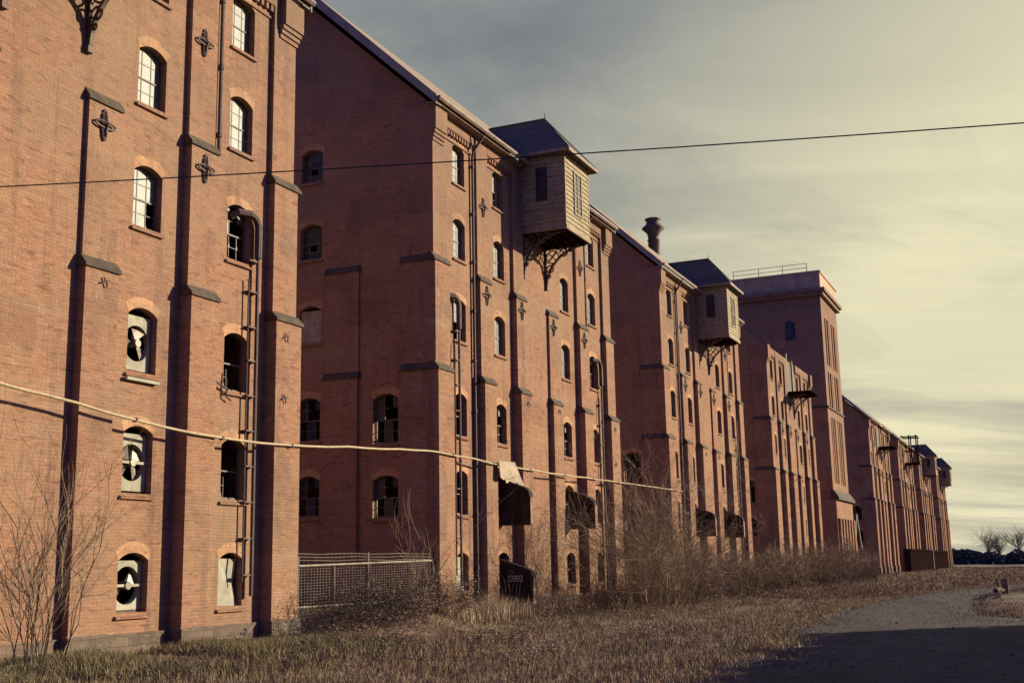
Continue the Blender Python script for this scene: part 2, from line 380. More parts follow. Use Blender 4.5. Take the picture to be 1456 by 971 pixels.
# window pieces; origin at sill left corner of the opening, on the wall face
def arch_poly(w, h, rise, y, inset=0):
    return [(inset, y, inset)] + [(u, y, v) for u, v in arch_pts(inset, w - inset, h, max(rise - inset*.3, .02))][0:] + [(w - inset, y, inset)]
def m_frame(h, broken=False):
    mb = MB(); y0, y1 = GD - .03, GD + .03; t = .022
    o = arch_pts(.0, WW, h, RISE); i = arch_pts(t, WW - t, h - .01, RISE - .02)
    for a, b, c, d in zip(o, o[1:], i[1:], i):
        mb.quad(*[(p[0], y0, p[1]) for p in (a, b, c, d)]); mb.quad(*[(p[0], q, p[1]) for p, q in ((d, y0), (c, y0), (c, y1), (d, y1))])
    mb.box(.003, t, y0, y1, .0, h - .005); mb.box(WW - t, WW - .003, y0, y1, .0, h - .005); mb.box(t, WW - t, y0, y1, .0, .06)
    zm = h*.53
    if broken == 2: return mb.mesh('window', M['frame'])
    if broken == 3:
        mb.box(t, WW - t, GD - .022, y1, zm - .02, zm + .02); mb.box(t, WW*.4, GD - .005, y1, zm*.5 - .008, zm*.5 + .008); mb.box(WW*.36, WW*.36 + .016, GD - .006, y1, .06, zm*.8)
        return mb.mesh('window', M['frame'])
    mb.box(t, WW - t, GD - .022, y1, zm - .02, zm + .02)
    r2 = random.Random(int(h*100) + broken)
    for k in (1, 2):
        x = WW*k/3
        if broken and k == 2: mb.box(x - .0105, x + .0105, GD - .006, y1, .06, zm - .03); continue
        mb.box(x - .0105, x + .0105, GD - .006, y1, .06, zm - .03); mb.box(x - .0105, x + .0105, GD - .006, y1, zm + .03, h + RISE*.86)
    for z in (zm*.53, zm + (h + RISE - zm)*.47):
        if broken and z > zm: mb.box(t, WW*.5, GD - .004, y1, z - .0095, z + .0095); continue
        mb.box(t, WW - t, GD - .004, y1, z - .0095, z + .0095)
    return mb.mesh('window', M['frame'])
def m_pane(h, missing, mat):
    """one mesh for the glass of a window, with its missing and shattered panes"""
    mb = MB(); y = GD + .004; zm = h*.53; zz = [.04, zm*.53, zm, zm + (h + RISE - zm)*.47, h + RISE*.9]; xx = [.03, WW/3, 2*WW/3, WW - .03]
    r2 = random.Random(str(missing))
    for c in range(3):
        for r in range(4):
            k = c + 3*r
            z1 = zz[r+1]
            if r == 3: z1 = h + (RISE*.9 if c == 1 else RISE*.45)
            if missing == 'all' or k in missing:
                if missing == 'all' and k == 0: mb.poly([(xx[0], y, zz[0]), (xx[1], y, zz[0]), (xx[1] - .04, y, zz[0] + .16), (xx[0] + .14, y, zz[0] + .1), (xx[0] + .1, y, zz[1]), (xx[0], y, zz[1] + .1)])
                elif missing != 'all' and r2.random() < .4: mb.poly([(xx[c], y, zz[r]), (xx[c] + .06, y, zz[r]), (xx[c], y, zz[r] + .2)])
                continue
            dy = r2.uniform(-.003, .003)
            mb.quad((xx[c], y + dy, zz[r]), (xx[c+1], y - dy, zz[r]), (xx[c+1], y + dy, z1), (xx[c], y - dy, z1))
    return mb.mesh('pane', mat)
def m_sill():
    mb = MB(); mb.prism([(GD, .03), (GD, -.13), (-.07, -.13), (-.07, -.085), (-.05, -.075)], -.06, WW + .06); return mb.mesh('sill', M['brick_low'])
def m_arch(h):
    mb = MB(); t = .24
    i = arch_pts(0, WW, h, RISE, 10); o = arch_pts(-.10, WW + .10, h + t - .03, RISE + .03, 10)
    for a, b, c, d in zip(i, i[1:], o[1:], o):
        mb.quad(*[(p[0], -.004, p[1]) for p in (a, b, c, d)])
    for a, b in zip(o, o[1:]): mb.quad((a[0], -.004, a[1]), (b[0], -.004, b[1]), (b[0], 0, b[1]), (a[0], 0, a[1]))
    return mb.mesh('arch', M['brick_arch'])
def m_board(h, skew=0):
    mb = MB(); y = GD - .06
    mb.poly([(0, y - .002, .02), (WW - .02 - skew, y - .002, 0), (WW - .12 - skew*.3, y + .06, h*.5), (WW - .05, y + .02, h + .02), (.02, y, h + .03)])
    mb.poly([(0, y + .03, .02), (WW - .02 - skew, y + .03, 0), (WW - .12 - skew*.3, y + .09, h*.5), (WW - .05, y + .05, h + .02), (.02, y + .03, h + .03)][::-1])
    return mb.mesh('board', M['board'])
def window(par, x, lv, kind, side=None, detail=True):
    if side: vs, vt = side; h = vt - vs
    else: vs, vt = SILL[lv], SPR[lv]; h = round(vt - vs, 3)
    h = round(h, 3)
    miss = {'ok': (), 'b1': (2, 5), 'b2': (0, 1, 4, 9), 'b3': (0, 1, 2, 3, 4, 5, 7, 8, 10), 'open': 'all', 'dark': (4,), 'sb': (0, 2, 3, 5, 7, 8, 10), 'board': 'all', 'fan': 'all'}[kind]
    pm = M['pane_dark'] if kind in ('dark', 'sb') else M['pane']
    bk = {'fan': 2, 'board': 2, 'open': 3, 'b3': 1, 'sb': 1}.get(kind, 0)
    w = link('window', C(('fr', h, bk), lambda: m_frame(h, bk)), par)
    w.location = (x, 0, vs)
    if side: w.location = (XL, x + WW, vs); w.rotation_euler = (0, 0, -math.pi/2)
    link('sill', C('sill', m_sill), w); link('arch', C(('ar', h), lambda: m_arch(h)), w)
    if kind == 'board': link('board', C(('bd', h), lambda: m_board(h)), w); w['label'] = 'window closed with a pale board'
    elif kind == 'fan': pass
    else: link('pane', C(('pn', h, kind), lambda: m_pane(h, miss, pm)), w)
    if kind in ('open', 'b3'): w['label'] = 'broken window without most of its glass'
    return w
def fan(par, x, lv, seed):
    r2 = random.Random(seed*7 + 1); h = SPR[lv] - SILL[lv]; w = link('extractor_fan', None, None) if False else None
    mb = MB(); y = GD - .03; cx, cz, rr = WW/2, h*.52, .415; n = 28
    cir = [(cx + rr*math.cos(t), cz + rr*math.sin(t)) for t in [2*math.pi*k/n for k in range(n)]]
    X0, X1, Z0, Z1 = .0, WW, .02, h + .0
    def edge(px, pz):
        dx, dz = px - cx, pz - cz; k = min(abs((X1 - cx)/dx) if dx else 9e9, abs(((Z1 if dz > 0 else Z0) - cz)/dz) if dz else 9e9); return (cx + dx*k, cz + dz*k)
    for i in range(n):
        a, b = cir[i], cir[(i+1) % n]; ea, eb = edge(*a), edge(*b)
        mb.quad((a[0], y, a[1]), (b[0], y, b[1]), (eb[0], y, eb[1]), (ea[0], y, ea[1]))
        mb.quad((a[0], y, a[1]), (b[0], y, b[1]), (b[0], y + .14, b[1]), (a[0], y + .14, a[1]))
    for ex, ez in ((X0, Z0), (X1, Z0), (X0, Z1), (X1, Z1)):
        mb.poly([(ex, y, ez)] + [(p[0], y, p[1]) for p in sorted([edge(*c) for c in cir], key=lambda p: (p[0]-ex)**2 + (p[1]-ez)**2)[:2]])
    f = mb.build('extractor_fan', M['board'], par); f.location = (x, 0, SILL[lv]); f['label'] = 'extractor fan in a white board filling the window'
    b = MB(); a0 = r2.uniform(0, 1.5)
    nb = {3: 3, 4: 4, 5: 2}.get(seed, 3)
    for k in range(nb):
        a = a0 + k*2*math.pi/nb + r2.uniform(-.12, .12)
        def P(r, da, dy): return (cx + r*math.cos(a + da), y + .08 + dy, cz + r*math.sin(a + da))
        b.quad(P(.06, -.3, -.03), P(.39, -.62, -.05), P(.395, .34, .05), P(.06, .6, .03))
    b.build('blade', M['blade'], f)
    m = MB(); m.prismY([(cx + .09*math.cos(t), cz + .09*math.sin(t)) for t in [2*math.pi*k/12 for k in range(12)]][::-1], y - .06, y + .2); m.build('motor', M['blade'], f)
    m = MB(); m.box(.01, WW - .01, y - .035, y - .012, cz - .03, cz + .03)
    if seed != 3: m.build('support_bar', M['board'], f)
    return f
def m_anchor(big):
    mb = MB(); s = 1 if big else .42; y = -.035
    if big:
        for vert in (1, 0):
            pts = []
            for k in range(18):
                t = 2*math.pi*k/18; a, b = .36*math.sin(t), .075*math.cos(t)
                pts.append((b, y, a) if vert else (a*.86, y - .02, b))
            mb.tube(pts, .026, 5, closed=True)
        mb.add([(-.10, y - .02, 0), (0, y - .02, .2), (.10, y - .02, 0), (0, y - .02, -.2), (0, y - .11, 0), (0, 0, 0)], [(0, 1, 4), (1, 2, 4), (2, 3, 4), (3, 0, 4), (1, 0, 5), (2, 1, 5), (3, 2, 5), (0, 3, 5)])
    else:
        mb.tube([(-.13, y, -.05), (.0, y - .03, .02), (.14, y, .06)], .02, 5); mb.tube([(-.05, y, .1), (.03, y - .03, -.02), (.05, y, -.12)], .018, 5)
    return mb.mesh('wall_tie', M['iron'])
def m_bracket():
    """ornamental cast spandrel in the y-z plane"""
    mb = MB(); t = .055; z0, z1, q = 13.32, LZ0, 1.86
    mb.box(-t, t, -.09, 0, z0, z1); mb.box(-t, t, -q, -.09, z1 - .09, z1 - .002); mb.box(-t*1.5, t*1.5, -.12, 0, z0 - .04, z0 + .1)
    # curved brace from wall foot up to the outer end: quarter ellipse bending towards the corner
    cur = []
    for k in range(17):
        a = math.pi/2*k/16
        cur.append((-q + .0 + (q - .09)*math.cos(a) , z1 - .05 - (z1 - z0 - .1)*(1 - math.sin(a))))
    cur = [(-(.08 + (q - .08)*(1 - math.cos(math.pi/2*k/16))), z0 + .08 + (z1 - z0 - .13)*math.sin(math.pi/2*k/16)) for k in range(17)]
    for (ya, za), (yb, zb) in zip(cur, cur[1:]):
        d = Vector((yb - ya, zb - za)).normalized(); n = Vector((-d.y, d.x))*.04
        mb.prism([(ya - n.x, za - n.y), (yb - n.x, zb - n.y), (yb + n.x, zb + n.y), (ya + n.x, za + n.y)], -t, t)
    for cy, cz, r in ((-.36, z1 - .42, .27), (-.86, z1 - .27, .165), (-.24, z1 - .92, .15), (-1.18, z1 - .18, .085), (-.17, z1 - 1.22, .075)):
        mb.tube([(0, cy + r*math.cos(a), cz + r*math.sin(a)) for a in [2*math.pi*k/16 for k in range(16)]], .032, 5, closed=True)
    for a in (0, 1, 2, 3):
        an = a*math.pi/2 + .78; mb.tube([(0, -.36, z1 - .42), (0, -.36 + .26*math.cos(an), z1 - .42 + .26*math.sin(an))], .024, 4)
    mb.tube([(0, -.09, z1 - .68), (0, -.6, z1 - .1)], .02, 4); mb.tube([(0, -.1, z1 - 1.1), (0, -.36, z1 - .69)], .02, 4)
    return mb.mesh('bracket', M['iron'])
def m_boxhouse():
    mb = MB(); bh = .19; nb = int((LZ1 - LZ0 - .12)/bh); o = .036
    for i in range(nb + 1):
        z0 = LZ0 + .12 + i*bh; z1 = min(z0 + bh, LZ1)
        # lapped boards: bottom edge stands proud of the one below
        mb.quad((LX0, -LQ - o, z0), (LX1, -LQ - o, z0), (LX1, -LQ, z1), (LX0, -LQ, z1)); mb.quad((LX0, -LQ, z0), (LX1, -LQ, z0), (LX1, -LQ - o, z0), (LX0, -LQ - o, z0))
        for x, s in ((LX0, -1), (LX1, 1)):
            mb.quad((x + s*o, -LQ, z0), (x + s*o, 0, z0), (x, 0, z1), (x, -LQ, z1)); mb.quad((x, -LQ, z0), (x, 0, z0), (x + s*o, 0, z0), (x + s*o, -LQ, z0))
    return mb.mesh('hoist_house', M['boardwall'])
def m_boxtrim():
    mb = MB()
    for x in (LX0 - .03, LX1 - .05):
        mb.box(x, x + .08, -LQ - .03, -LQ + .05, LZ0, LZ1)
    mb.box(LX0 - .05, LX1 + .05, -LQ - .06, -LQ + .02, LZ0 - .03, LZ0 + .13); mb.box(LX0 - .05, LX0 + .02, -LQ + .02, 0, LZ0 - .03, LZ0 + .13); mb.box(LX1 - .02, LX1 + .05, -LQ + .02, 0, LZ0 - .03, LZ0 + .13)
    return mb.mesh('corner_board', M['trim'])
def m_boxfloor():
    mb = MB(); mb.box(LX0 + .02, LX1 - .02, -LQ + .02, -.0, LZ0 + .0, LZ0 + .08)
    for k in range(5): mb.box(LX0 + .02, LX1 - .02, -.25 - k*.38, -.15 - k*.38, LZ0 - .1, LZ0)
    return mb.mesh('floor', M['timber'])
def m_boxroof():
    ax, ay, az = (LX0 + LX1)/2, -.66, 20.32; e = .30; x0, x1, y0, ze = LX0 - e, LX1 + e, -LQ - e, 18.36
    yr = (az - 18.05)/MSL - .45; ye = (ze - 18.05)/MSL - .45; th = .09
    mb = MB()
    mb.poly([(x0, y0, ze), (x1, y0, ze), (ax, ay, az)]); mb.poly([(x0, y0, ze), (ax, ay, az), (ax, yr, az), (x0, ye, ze)]); mb.poly([(x1, y0, ze), (x1, ye, ze), (ax, yr, az), (ax, ay, az)])
    mb.poly([(x0, y0, ze - th), (x0, ye, ze - th), (x1, ye, ze - th), (x1, y0, ze - th)])
    mb.quad((x0, y0, ze - th), (x1, y0, ze - th), (x1, y0, ze), (x0, y0, ze)); mb.quad((x0, ye, ze - th), (x0, y0, ze - th), (x0, y0, ze), (x0, ye, ze)); mb.quad((x1, y0, ze - th), (x1, ye, ze - th), (x1, ye, ze), (x1, y0, ze))
    mb.tube([(ax, ay + .03, az + .02), (ax, yr, az + .02)], .05, 6); mb.tube([(ax, ay, az), (ax, ay, az + .3)], .028, 5, r1=.012)
    for x in (x0, x1): mb.tube([(x, y0, ze + .01), (ax, ay, az + .01)], .035, 5)
    return mb.mesh('hoist_roof', M['slate'])
def m_boxfascia():
    e = .31; x0, x1, y0 = LX0 - e, LX1 + e, -LQ - e; mb = MB()
    mb.box(x0, x1, y0 - .05, y0, 18.20, 18.33); mb.box(x0 - .04, x0, y0 - .05, -.3, 18.20, 18.33); mb.box(x1, x1 + .04, y0 - .05, -.3, 18.20, 18.33)
    return mb.mesh('fascia', M['gutter'])
def m_loadingdoor():
    mb = MB(); x0, x1, z0, z1 = 7.02, 7.72, 15.95, 17.65; y = -LQ - .045
    mb.box(x0 - .09, x0, y - .02, y + .05, z0 - .06, z1 + .09); mb.box(x1, x1 + .09, y - .02, y + .05, z0 - .06, z1 + .09); mb.box(x0, x1, y - .02, y + .05, z1, z1 + .09); mb.box(x0, x1, y - .02, y + .05, z0 - .06, z0)
    mb.box(x0 + .30, x0 + .36, y - .01, y + .04, z0, z1); mb.box(x0, x1, y - .008, y + .04, z0 + .75, z0 + .82)
    return mb.mesh('loading_window', M['trim'])
def m_doorvoid():
    mb = MB(); mb.quad((7.02, -LQ - .025, 15.95), (7.72, -LQ - .025, 15.95), (7.72, -LQ - .025, 17.65), (7.02, -LQ - .025, 17.65)); return mb.mesh('pane', M['pane_dark'])
def m_boxsidewin():
    mb = MB(); mb.box(LX0 - .04, LX0 - .022, -1.25, -.75, 16.35, 17.75); return mb.mesh('shutter', M['tar'])
def hoist(par):
    h = link('hoist_house', C('bh', m_boxhouse), par)
    link('corner_board', C('bt', m_boxtrim), h); link('floor', C('bf', m_boxfloor), h); link('hoist_roof', C('br', m_boxroof), h); link('fascia', C('bfa', m_boxfascia), h)
    link('loading_window', C('ld', m_loadingdoor), h); link('pane', C('dv', m_doorvoid), h); link('shutter', C('sw', m_boxsidewin), h)
    for x in (LX0 + .2, LX1 - .1): b = link('bracket', C('bk', m_bracket), h); b.location = (x, 0, 0)
    return h
def platform(par, skeleton=False):
    mb = MB(); mb.box(LX0, LX1, -LQ, 0, LZ0, LZ0 + .14)
    for k in range(7): mb.box(LX0 - .02 + k*.4, LX0 + .12 + k*.4, -LQ - .12, 0, LZ0 - .12, LZ0)
    h = mb.build('loading_platform', M['timber'], par)
    if not skeleton:
        f = MB(); f.box(LX0 + .1, LX0 + .35, -.12, 0, LZ0 + .14, 18.4); f.build('door_jamb', M['trim'], h); f = MB(); f.box(LX1 - .35, LX1 - .1, -.12, 0, LZ0 + .14, 18.1); f.build('door_jamb', M['trim'], h)
        d = MB(); d.box(LX0 + .37, LX1 - .37, -.02, .02, LZ0 + .14, 17.6); d.build('doorway', M['tar'], h)
    if skeleton:
        s = MB()
        for x in (LX0 + .05, LX1 - .2):
            for y in (-LQ + .05, -LQ*.5): s.box(x, x + .15, y, y + .15, LZ0 + .14, 18.9)
            s.box(x, x + .14, -LQ - .1, .2, 18.9, 19.08); s.box(x + .003, x + .14, -LQ, 0, 16.9, 17.05)
        for y in (-LQ + .05, -LQ*.5, .05): s.box(LX0 - .1, LX1 + .1, y, y + .12, 19.08, 19.22)
        s.box(LX0 + .06, LX1 - .06, -LQ + .06, -LQ + .16, 16.903, 17.047)
        s.build('timber_frame', M['timber'], h)
    for x in (LX0 + .2, LX1 - .1): b = link('bracket', C('bk', m_bracket), h); b.location = (x, 0, 0)
    return h
def pipe_duct(par, xa, xb, ztop, zbot, arc):
    """vertical vent pipe standing off the wall with a thinner pipe and clips beside it"""
    mb = MB(); y = -.14
    if arc: mb.tube([(xa - .45, .18, ztop - .0), (xa - .35, -.0, ztop + .12)] + [(xb - .35 + .35*math.sin(t), y, ztop - .22 + .35*math.cos(t)) for t in [math.pi/2*k/8 for k in range(9)]] + [(xb, y, ztop - 1.0)], .10, 8)
    mb.tube([(xb, y, ztop - .9 if arc else ztop), (xb, y, zbot)], .05, 8)
    p = mb.build('vent_pipe', M['pipe'], par)
    c = MB(); c.tube([(xa, y + .03, ztop - 1.6), (xa, y + .03, zbot + .35)], .024, 6)
    z = ztop - 1.1
    while z > zbot + .2:
        c.box(xa - .03, xb + .06, y - .02, .0, z - .018, z + .018); z -= .78 + .25*math.sin(z*7)
    c.build('pipe_clip', M['pipe'], p); return p
def cowl(par, x, z0, z1, q, legs=False, sign=False, label=None):
    w = .32; dz = z1 - z0
    prof = [(0, z0), (-q, z0), (-q, z0 + dz*.58), (-q*.975, z0 + dz*.665), (-q*.92, z0 + dz*.735), (-q*.83, z0 + dz*.785), (-q*.65, z0 + dz*.835), (-q*.4, z0 + dz*.90), (-q*.15, z0 + dz*.97), (0, z1)]
    zc = prof[2][1]
    mb = MB(); n = len(prof)
    mb.poly([(x, y, z) for y, z in prof]); mb.poly([(x + w, y, z) for y, z in prof][::-1])
    for i in range(2, n-1): (ya, za), (yb, zb) = prof[i], prof[i+1]; mb.quad((x, ya, za), (x + w, ya, za), (x + w, yb, zb), (x, yb, zb))
    o = mb.build('ventilation_cowl', M['cowl'], par)
    if label: o['label'] = label
    f = MB(); f.box(x + .02, x + w - .02, -q - .012, -q, z0 + .02, zc); f.build('front_sheet', M['cowl_front'], o)
    sm = MB(); sm.box(x - .006, x - .001, -q + .02, -.01, z0 + dz*.40, z0 + dz*.425); sm.build('seam', M['cowl'], o)
    sm = MB(); sm.box(x - .007, x - .0015, -q*.5, -q*.5 + .03, z0 + .01, z0 + dz*.85); sm.build('seam', M['cowl'], o)
    if legs:
        l = MB(); l.box(x + .02, x + .1, -q*.38, -.1, z0 - .75, z0 + .02); l.box(x + .02, x + .1, -q + .03, -q*.62, z0 - .6, z0 + .02); l.build('leg', M['cowl'], o)
    if sign:
        s = MB(); s.box(x - .014, x - .002, -.92, -.30, 1.36, 1.60); pl = s.build('sign_plate', M['black'], o); pl['label'] = 'small dark sign with a white border and lettering'
        b = MB(); yy0, yy1, za, zb, t = -.90, -.32, 1.38, 1.58, .018
        xx = x - .018
        def bar(ya, yb, a, c): b.box(xx, xx + .005, ya, yb, a, c)
        bar(yy0, yy1, za, za + t); bar(yy0, yy1, zb - t, zb); bar(yy0, yy0 + t, za + t, zb - t); bar(yy1 - t, yy1, za + t, zb - t)
        b.build('sign_border', M['white'], pl)
        cu = bpy.data.curves.new('lettering', 'FONT'); cu.body = 'U 364'; cu.size = .17; cu.align_x = 'CENTER'; cu.align_y = 'CENTER'; cu.extrude = .002
        tmp = bpy.data.objects.new('tmp', cu); col.objects.link(tmp); dg = bpy.context.evaluated_depsgraph_get(); me = bpy.data.meshes.new_from_object(tmp.evaluated_get(dg)); bpy.data.objects.remove(tmp)
        me.materials.clear(); me.materials.append(M['white']); me.name = 'lettering'
        t = link('lettering', me, pl); t.location = (xx, -.61, 1.48); t.rotation_euler = (math.pi/2, 0, -math.pi/2)
    return o

def malthouse(x, label, kinds, sx=1, roof=True, lucam='box', fans=(), ducts=(), cowls=(), far=False, corners=True):
    root = thing('malthouse', label, 'malthouse', (x, 0, 0), 'brick malthouses in a row'); root.scale = (sx, 1, 1)
    link('wall', C('wall', m_wall), root)
    for i in range(6):
        b = link('buttress', C(('pier', i), lambda: m_pier(i)), root)
        for st in (0, 1): link('coping', C(('cop', i, st), lambda: m_coping(i, st)), b)
        link('pier_base', C(('pb', i), lambda: m_pierbase(i)), b)
    b = link('buttress', C('sp', m_sidepier), root); link('coping', C('sc1', lambda: m_sidecope(8.5, .17, .09)), b); link('coping', C('sc2', lambda: m_sidecope(12.3, .09, 0)), b)
    link('plinth', C('plinth', m_plinth), root)
    if roof:
        r = link('roof', C('roof', m_roof), root); [link('bargeboard', C(('verge', q), lambda: m_verge(q)), r) for q in (0, 1)]; [link('gutter', C(('gut', q), lambda: m_gutter(q)), r) for q in (0, 1)]
        link('downpipe', C('dp1', lambda: m_downpipe(True)), root); link('downpipe', C('dp0', lambda: m_downpipe(False)), root)
    else:
        mb = MB(); mb.box(XL + .3, XR - .3, .3, DEP - .3, 17.4, 17.6); mb.build('roof', M['deck'], root)  # unseen deck, added to keep the bright sky out of the roofless shell
    for q in range(4): link('corbel_table', C(('corb', q), lambda: m_corbel(q)), root)
    for c in range(4):
        for lv in range(6):
            k = kinds.get((c, lv)) or kinds.get(lv) or 'ok'
            if k == 'none': continue
            if (c, lv) in fans:
                window(root, COLX[c], lv, 'fan'); fan(root, COLX[c], lv, lv)
            else: window(root, COLX[c], lv, k)
    for yy, _, ops in SIDE:
        for j, (a, bb, _) in enumerate(ops):
            window(root, yy, 0, 'dark' if a > 12 else ('board' if 9 < a < 11 else 'sb'), side=(a, bb))
    for xx, z, e in ((9.1, 11.76, .10), (12.38, 15.06, .0), (12.42, 11.74, .23), (2.28, 15.17, 0), (2.28, 11.77, .23), (5.5, 11.79, .23)):
        if (xx, z) == (12.38, 15.06): e = .125
        if (xx, z) == (2.28, 15.17): e = .125
        a = link('wall_tie', C('anc', lambda: m_anchor(1)), root); a.location = (xx, -e, z)
    for xx, z, e in ((9.2, 8.19, .22), (5.6, 8.1, .365), (15.75, 8.05, .365), (15.7, 6.4, .365)):
        a = link('wall_tie', C('anc0', lambda: m_anchor(0)), root); a.location = (xx, -e, z)
    if lucam == 'box': hoist(root)
    elif lucam == 'platform': platform(root)
    elif lucam == 'frame': platform(root, True)
    for a in ducts: pipe_duct(root, *a)
    for a in cowls: cowl(root, *a)
    return root

def door_of(par, x, lv): pass
T = 26.32
b1 = malthouse(-T, 'nearest red brick malthouse, fan windows and pale panes, cut off by the left edge',
    {(3, 2): 'b3', (3, 3): 'open', (3, 4): 'open', (3, 5): 'board', (2, 2): 'b1', (2, 3): 'ok'}, fans={(2, 3), (2, 4), (2, 5)}, ducts=[(14.45, 14.78, 11.0, 1.35, True)])
b2 = malthouse(0, 'red brick malthouse with black cowls beside the mesh fence, second in the row',
    {(0, 2): 'b2', (0, 3): 'open', (0, 4): 'open', (0, 5): 'board', (1, 0): 'b2', (1, 3): 'b3', (1, 4): 'open', (1, 5): 'open', (2, 3): 'b3', (2, 4): 'open', (2, 5): 'open', (3, 2): 'b3', (3, 3): 'open', (3, 4): 'open', (3, 5): 'b3'},
    ducts=[(-.12, .16, 11.15, 1.3, True), (14.45, 14.75, 11.0, .6, True)],
    cowls=[(3.55, 3.39, 5.12, 1.25, False, False, 'upper black sheet cowl under a torn pale sheet'), (3.55, .55, 2.17, 1.3, True, True, 'lower black cowl carrying a small white-bordered sign'), (10.42, 3.38, 5.02, 1.22, False, False, 'black sheet cowl between the two middle buttresses')])
b3 = malthouse(T, 'red brick malthouse with a ventilator on its ridge and a bramble thicket at its foot',
    {(0, 3): 'open', (1, 3): 'open', (2, 3): 'b3', 3: 'b3', 4: 'open', 5: 'b3'},
    ducts=[(14.45, 14.75, 11.0, .6, False)], cowls=[(3.75, 3.3, 5.0, 1.2, False, False, 'black sheet cowl nearer the fence end'), (10.55, 3.3, 5.0, 1.2, False, False, 'black sheet cowl farther along the wall')])
b4 = malthouse(53.4, 'roofless brick malthouse with a bare loading platform, standing just before the tower', {3: 'b3', 4: 'open', 5: 'open', 0: 'b2'}, roof=False, lucam='platform')
b5 = malthouse(108.4, 'brick malthouse just beyond the tower, with an open platform near its eaves', {0: 'b2', 3: 'b3', 4: 'open', 5: 'open'}, sx=1.06, lucam='platform')
b6 = malthouse(137.5, 'distant brick malthouse with a skeletal timber hoist frame at its eaves', {0: 'b2', 3: 'b3', 4: 'open', 5: 'open'}, sx=1.06, lucam='frame')
b7 = malthouse(166.4, 'distant brick malthouse with a boarded hoist house, last but one in the row', {0: 'b2', 3: 'b3', 4: 'open', 5: 'open'}, sx=1.06)
b8 = malthouse(198.6, 'farthest brick malthouse, at the end of the row beside the far hedge', {0: 'b2', 3: 'b3', 4: 'open', 5: 'open'}, sx=1.06)
# torn sheet above the upper cowl of the second malthouse
mb = MB(); ts = [(2.49, 5.67), (4.02, 5.72), (4.3, 5.25), (4.5, 4.91), (4.27, 4.79), (4.05, 4.96), (3.75, 4.9), (3.45, 5.0), (3.3, 4.93), (3.04, 4.89), (2.9, 5.04), (2.74, 4.99), (2.47, 5.06)]
yy = lambda x, z: -.48 - .05*math.sin(x*3.1) - .10*(5.7 - z)
mb.poly([(x, yy(x, z), z) for x, z in ts]); mb.poly([(x, yy(x, z) + .012, z) for x, z in ts][::-1])
for a, b in zip(ts, ts[1:] + ts[:1]): mb.quad((a[0], yy(*a), a[1]), (a[0], yy(*a) + .012, a[1]), (b[0], yy(*b) + .012, b[1]), (b[0], yy(*b), b[1]))
for x in (2.6, 3.9): mb.box(x, x + .04, -.46, .0, 5.6, 5.63)
mb.build('torn_sheet', M['torn'], b2)
# little timber bracket pole at the open window of the nearest malthouse
mb = MB(); mb.tube([(13.2, -.12, 6.55), (13.72, -.1, 6.4)], .03, 5); mb.tube([(13.45, -.12, 6.78), (13.45, -.12, 6.2)], .022, 5); mb.tube([(13.66, -.1, 6.68), (13.66, -.1, 6.22), (13.85, -.1, 6.15)], .022, 5); mb.build('wall_bracket', M['iron'], b1)
mb = MB(); mb.box(10.15, 11.22, -.12, -.04, 6.20, 6.27); mb.build('rail', M['board'], b1)

# ventilator on the third ridge
v = thing('ridge_ventilator', 'dark round metal ventilator with a flared cap on the third ridge', 'ventilator', (T + 14.9, RIDGE_Y + .1, RIDGE_Z - .5))
mb = MB(); mb.lathe([(.42, 0), (.40, 1.35), (.47, 1.38), (.40, 1.42), (.40, 1.62)], 0, 0, 18); mb.build('shaft', M['iron'], v, True)
mb = MB(); mb.lathe([(.40, 1.6), (.46, 1.9), (.80, 2.22), (.80, 2.28), (.52, 2.52), (.47, 2.78), (.57, 2.86), (.57, 2.93), (.02, 3.0)], 0, 0, 18); mb.build('cap', M['iron'], v, True)

# ------------------------------------------------------------------ tower
TX0, TX1, TD = 79.3, 88.9, 9.4
tw = thing('water_tower', 'tall square brick tower with a pale parapet and heavy cornice above the row', 'tower', (TX0, 0, 0))
W = TX1 - TX0
mb = MB(); mb.box(0, W, .18, TD, -.8, 27.2)
for a, b in ((0, 1.5), (W - 1.5, W), (W/2 - .55, W/2 + .55)): mb.box(a, b, 0, .18, 9.0, 15.4); mb.box(a, b, 0, .18, 16.402, 19.9); mb.box(a, b, 0, .18, 20.6, 25.3)
mb.box(0, W, 0, .18, 8.3, 9.0); mb.box(0, W, 0, .18, 15.4, 16.402); mb.box(0, W, 0, .18, 19.9, 20.6); mb.box(0, W, 0, .18, 25.3, 27.2)
for k in range(3):
    for s in (1.5, W/2 + .55):
        x = s + .55 + k*1.05; mb.box(x, x + .45, .02, .18, 9.0, 15.4)
        if k < 2: x = s + .8 + k*1.35; mb.box(x, x + .5, .022, .18, 16.402, 19.9); mb.box(x, x + .5, .022, .18, 20.6, 25.3)
mb.box(-.25, W + .25, -.25, .3, -.8, 7.4); mb.box(-.25, .3, .3, TD, -.8, 7.4)
for k in range(6): mb.box(.15 + k*1.72, .85 + k*1.72, -.48, -.25, -.8, 5.6)
mb.build('wall', M['brick'], tw)
mb = MB(); mb.prism([(-.55, 7.35), (-.55, 7.6), (-.06, 8.3), (.2, 8.3), (.2, 7.35)], -.35, W + .35); mb.build('stone_band', M['stone'], tw)
mb = MB(); mb.box(-.12, W + .12, -.12, TD, 16.18, 16.36); mb.build('string_course', M['stone'], tw)
mb = MB(); mb.box(-.35, W + .35, -.35, TD + .3, 27.25, 27.6); mb.box(-.55, W + .55, -.55, TD + .5, 27.6, 27.95)
mb.build('cornice', M['cornice'], tw)
mb = MB(); mb.box(-.1, W + .1, -.1, TD, 27.95, 29.55); mb.box(-.2, W + .2, -.2, TD + .1, 29.55, 29.75)
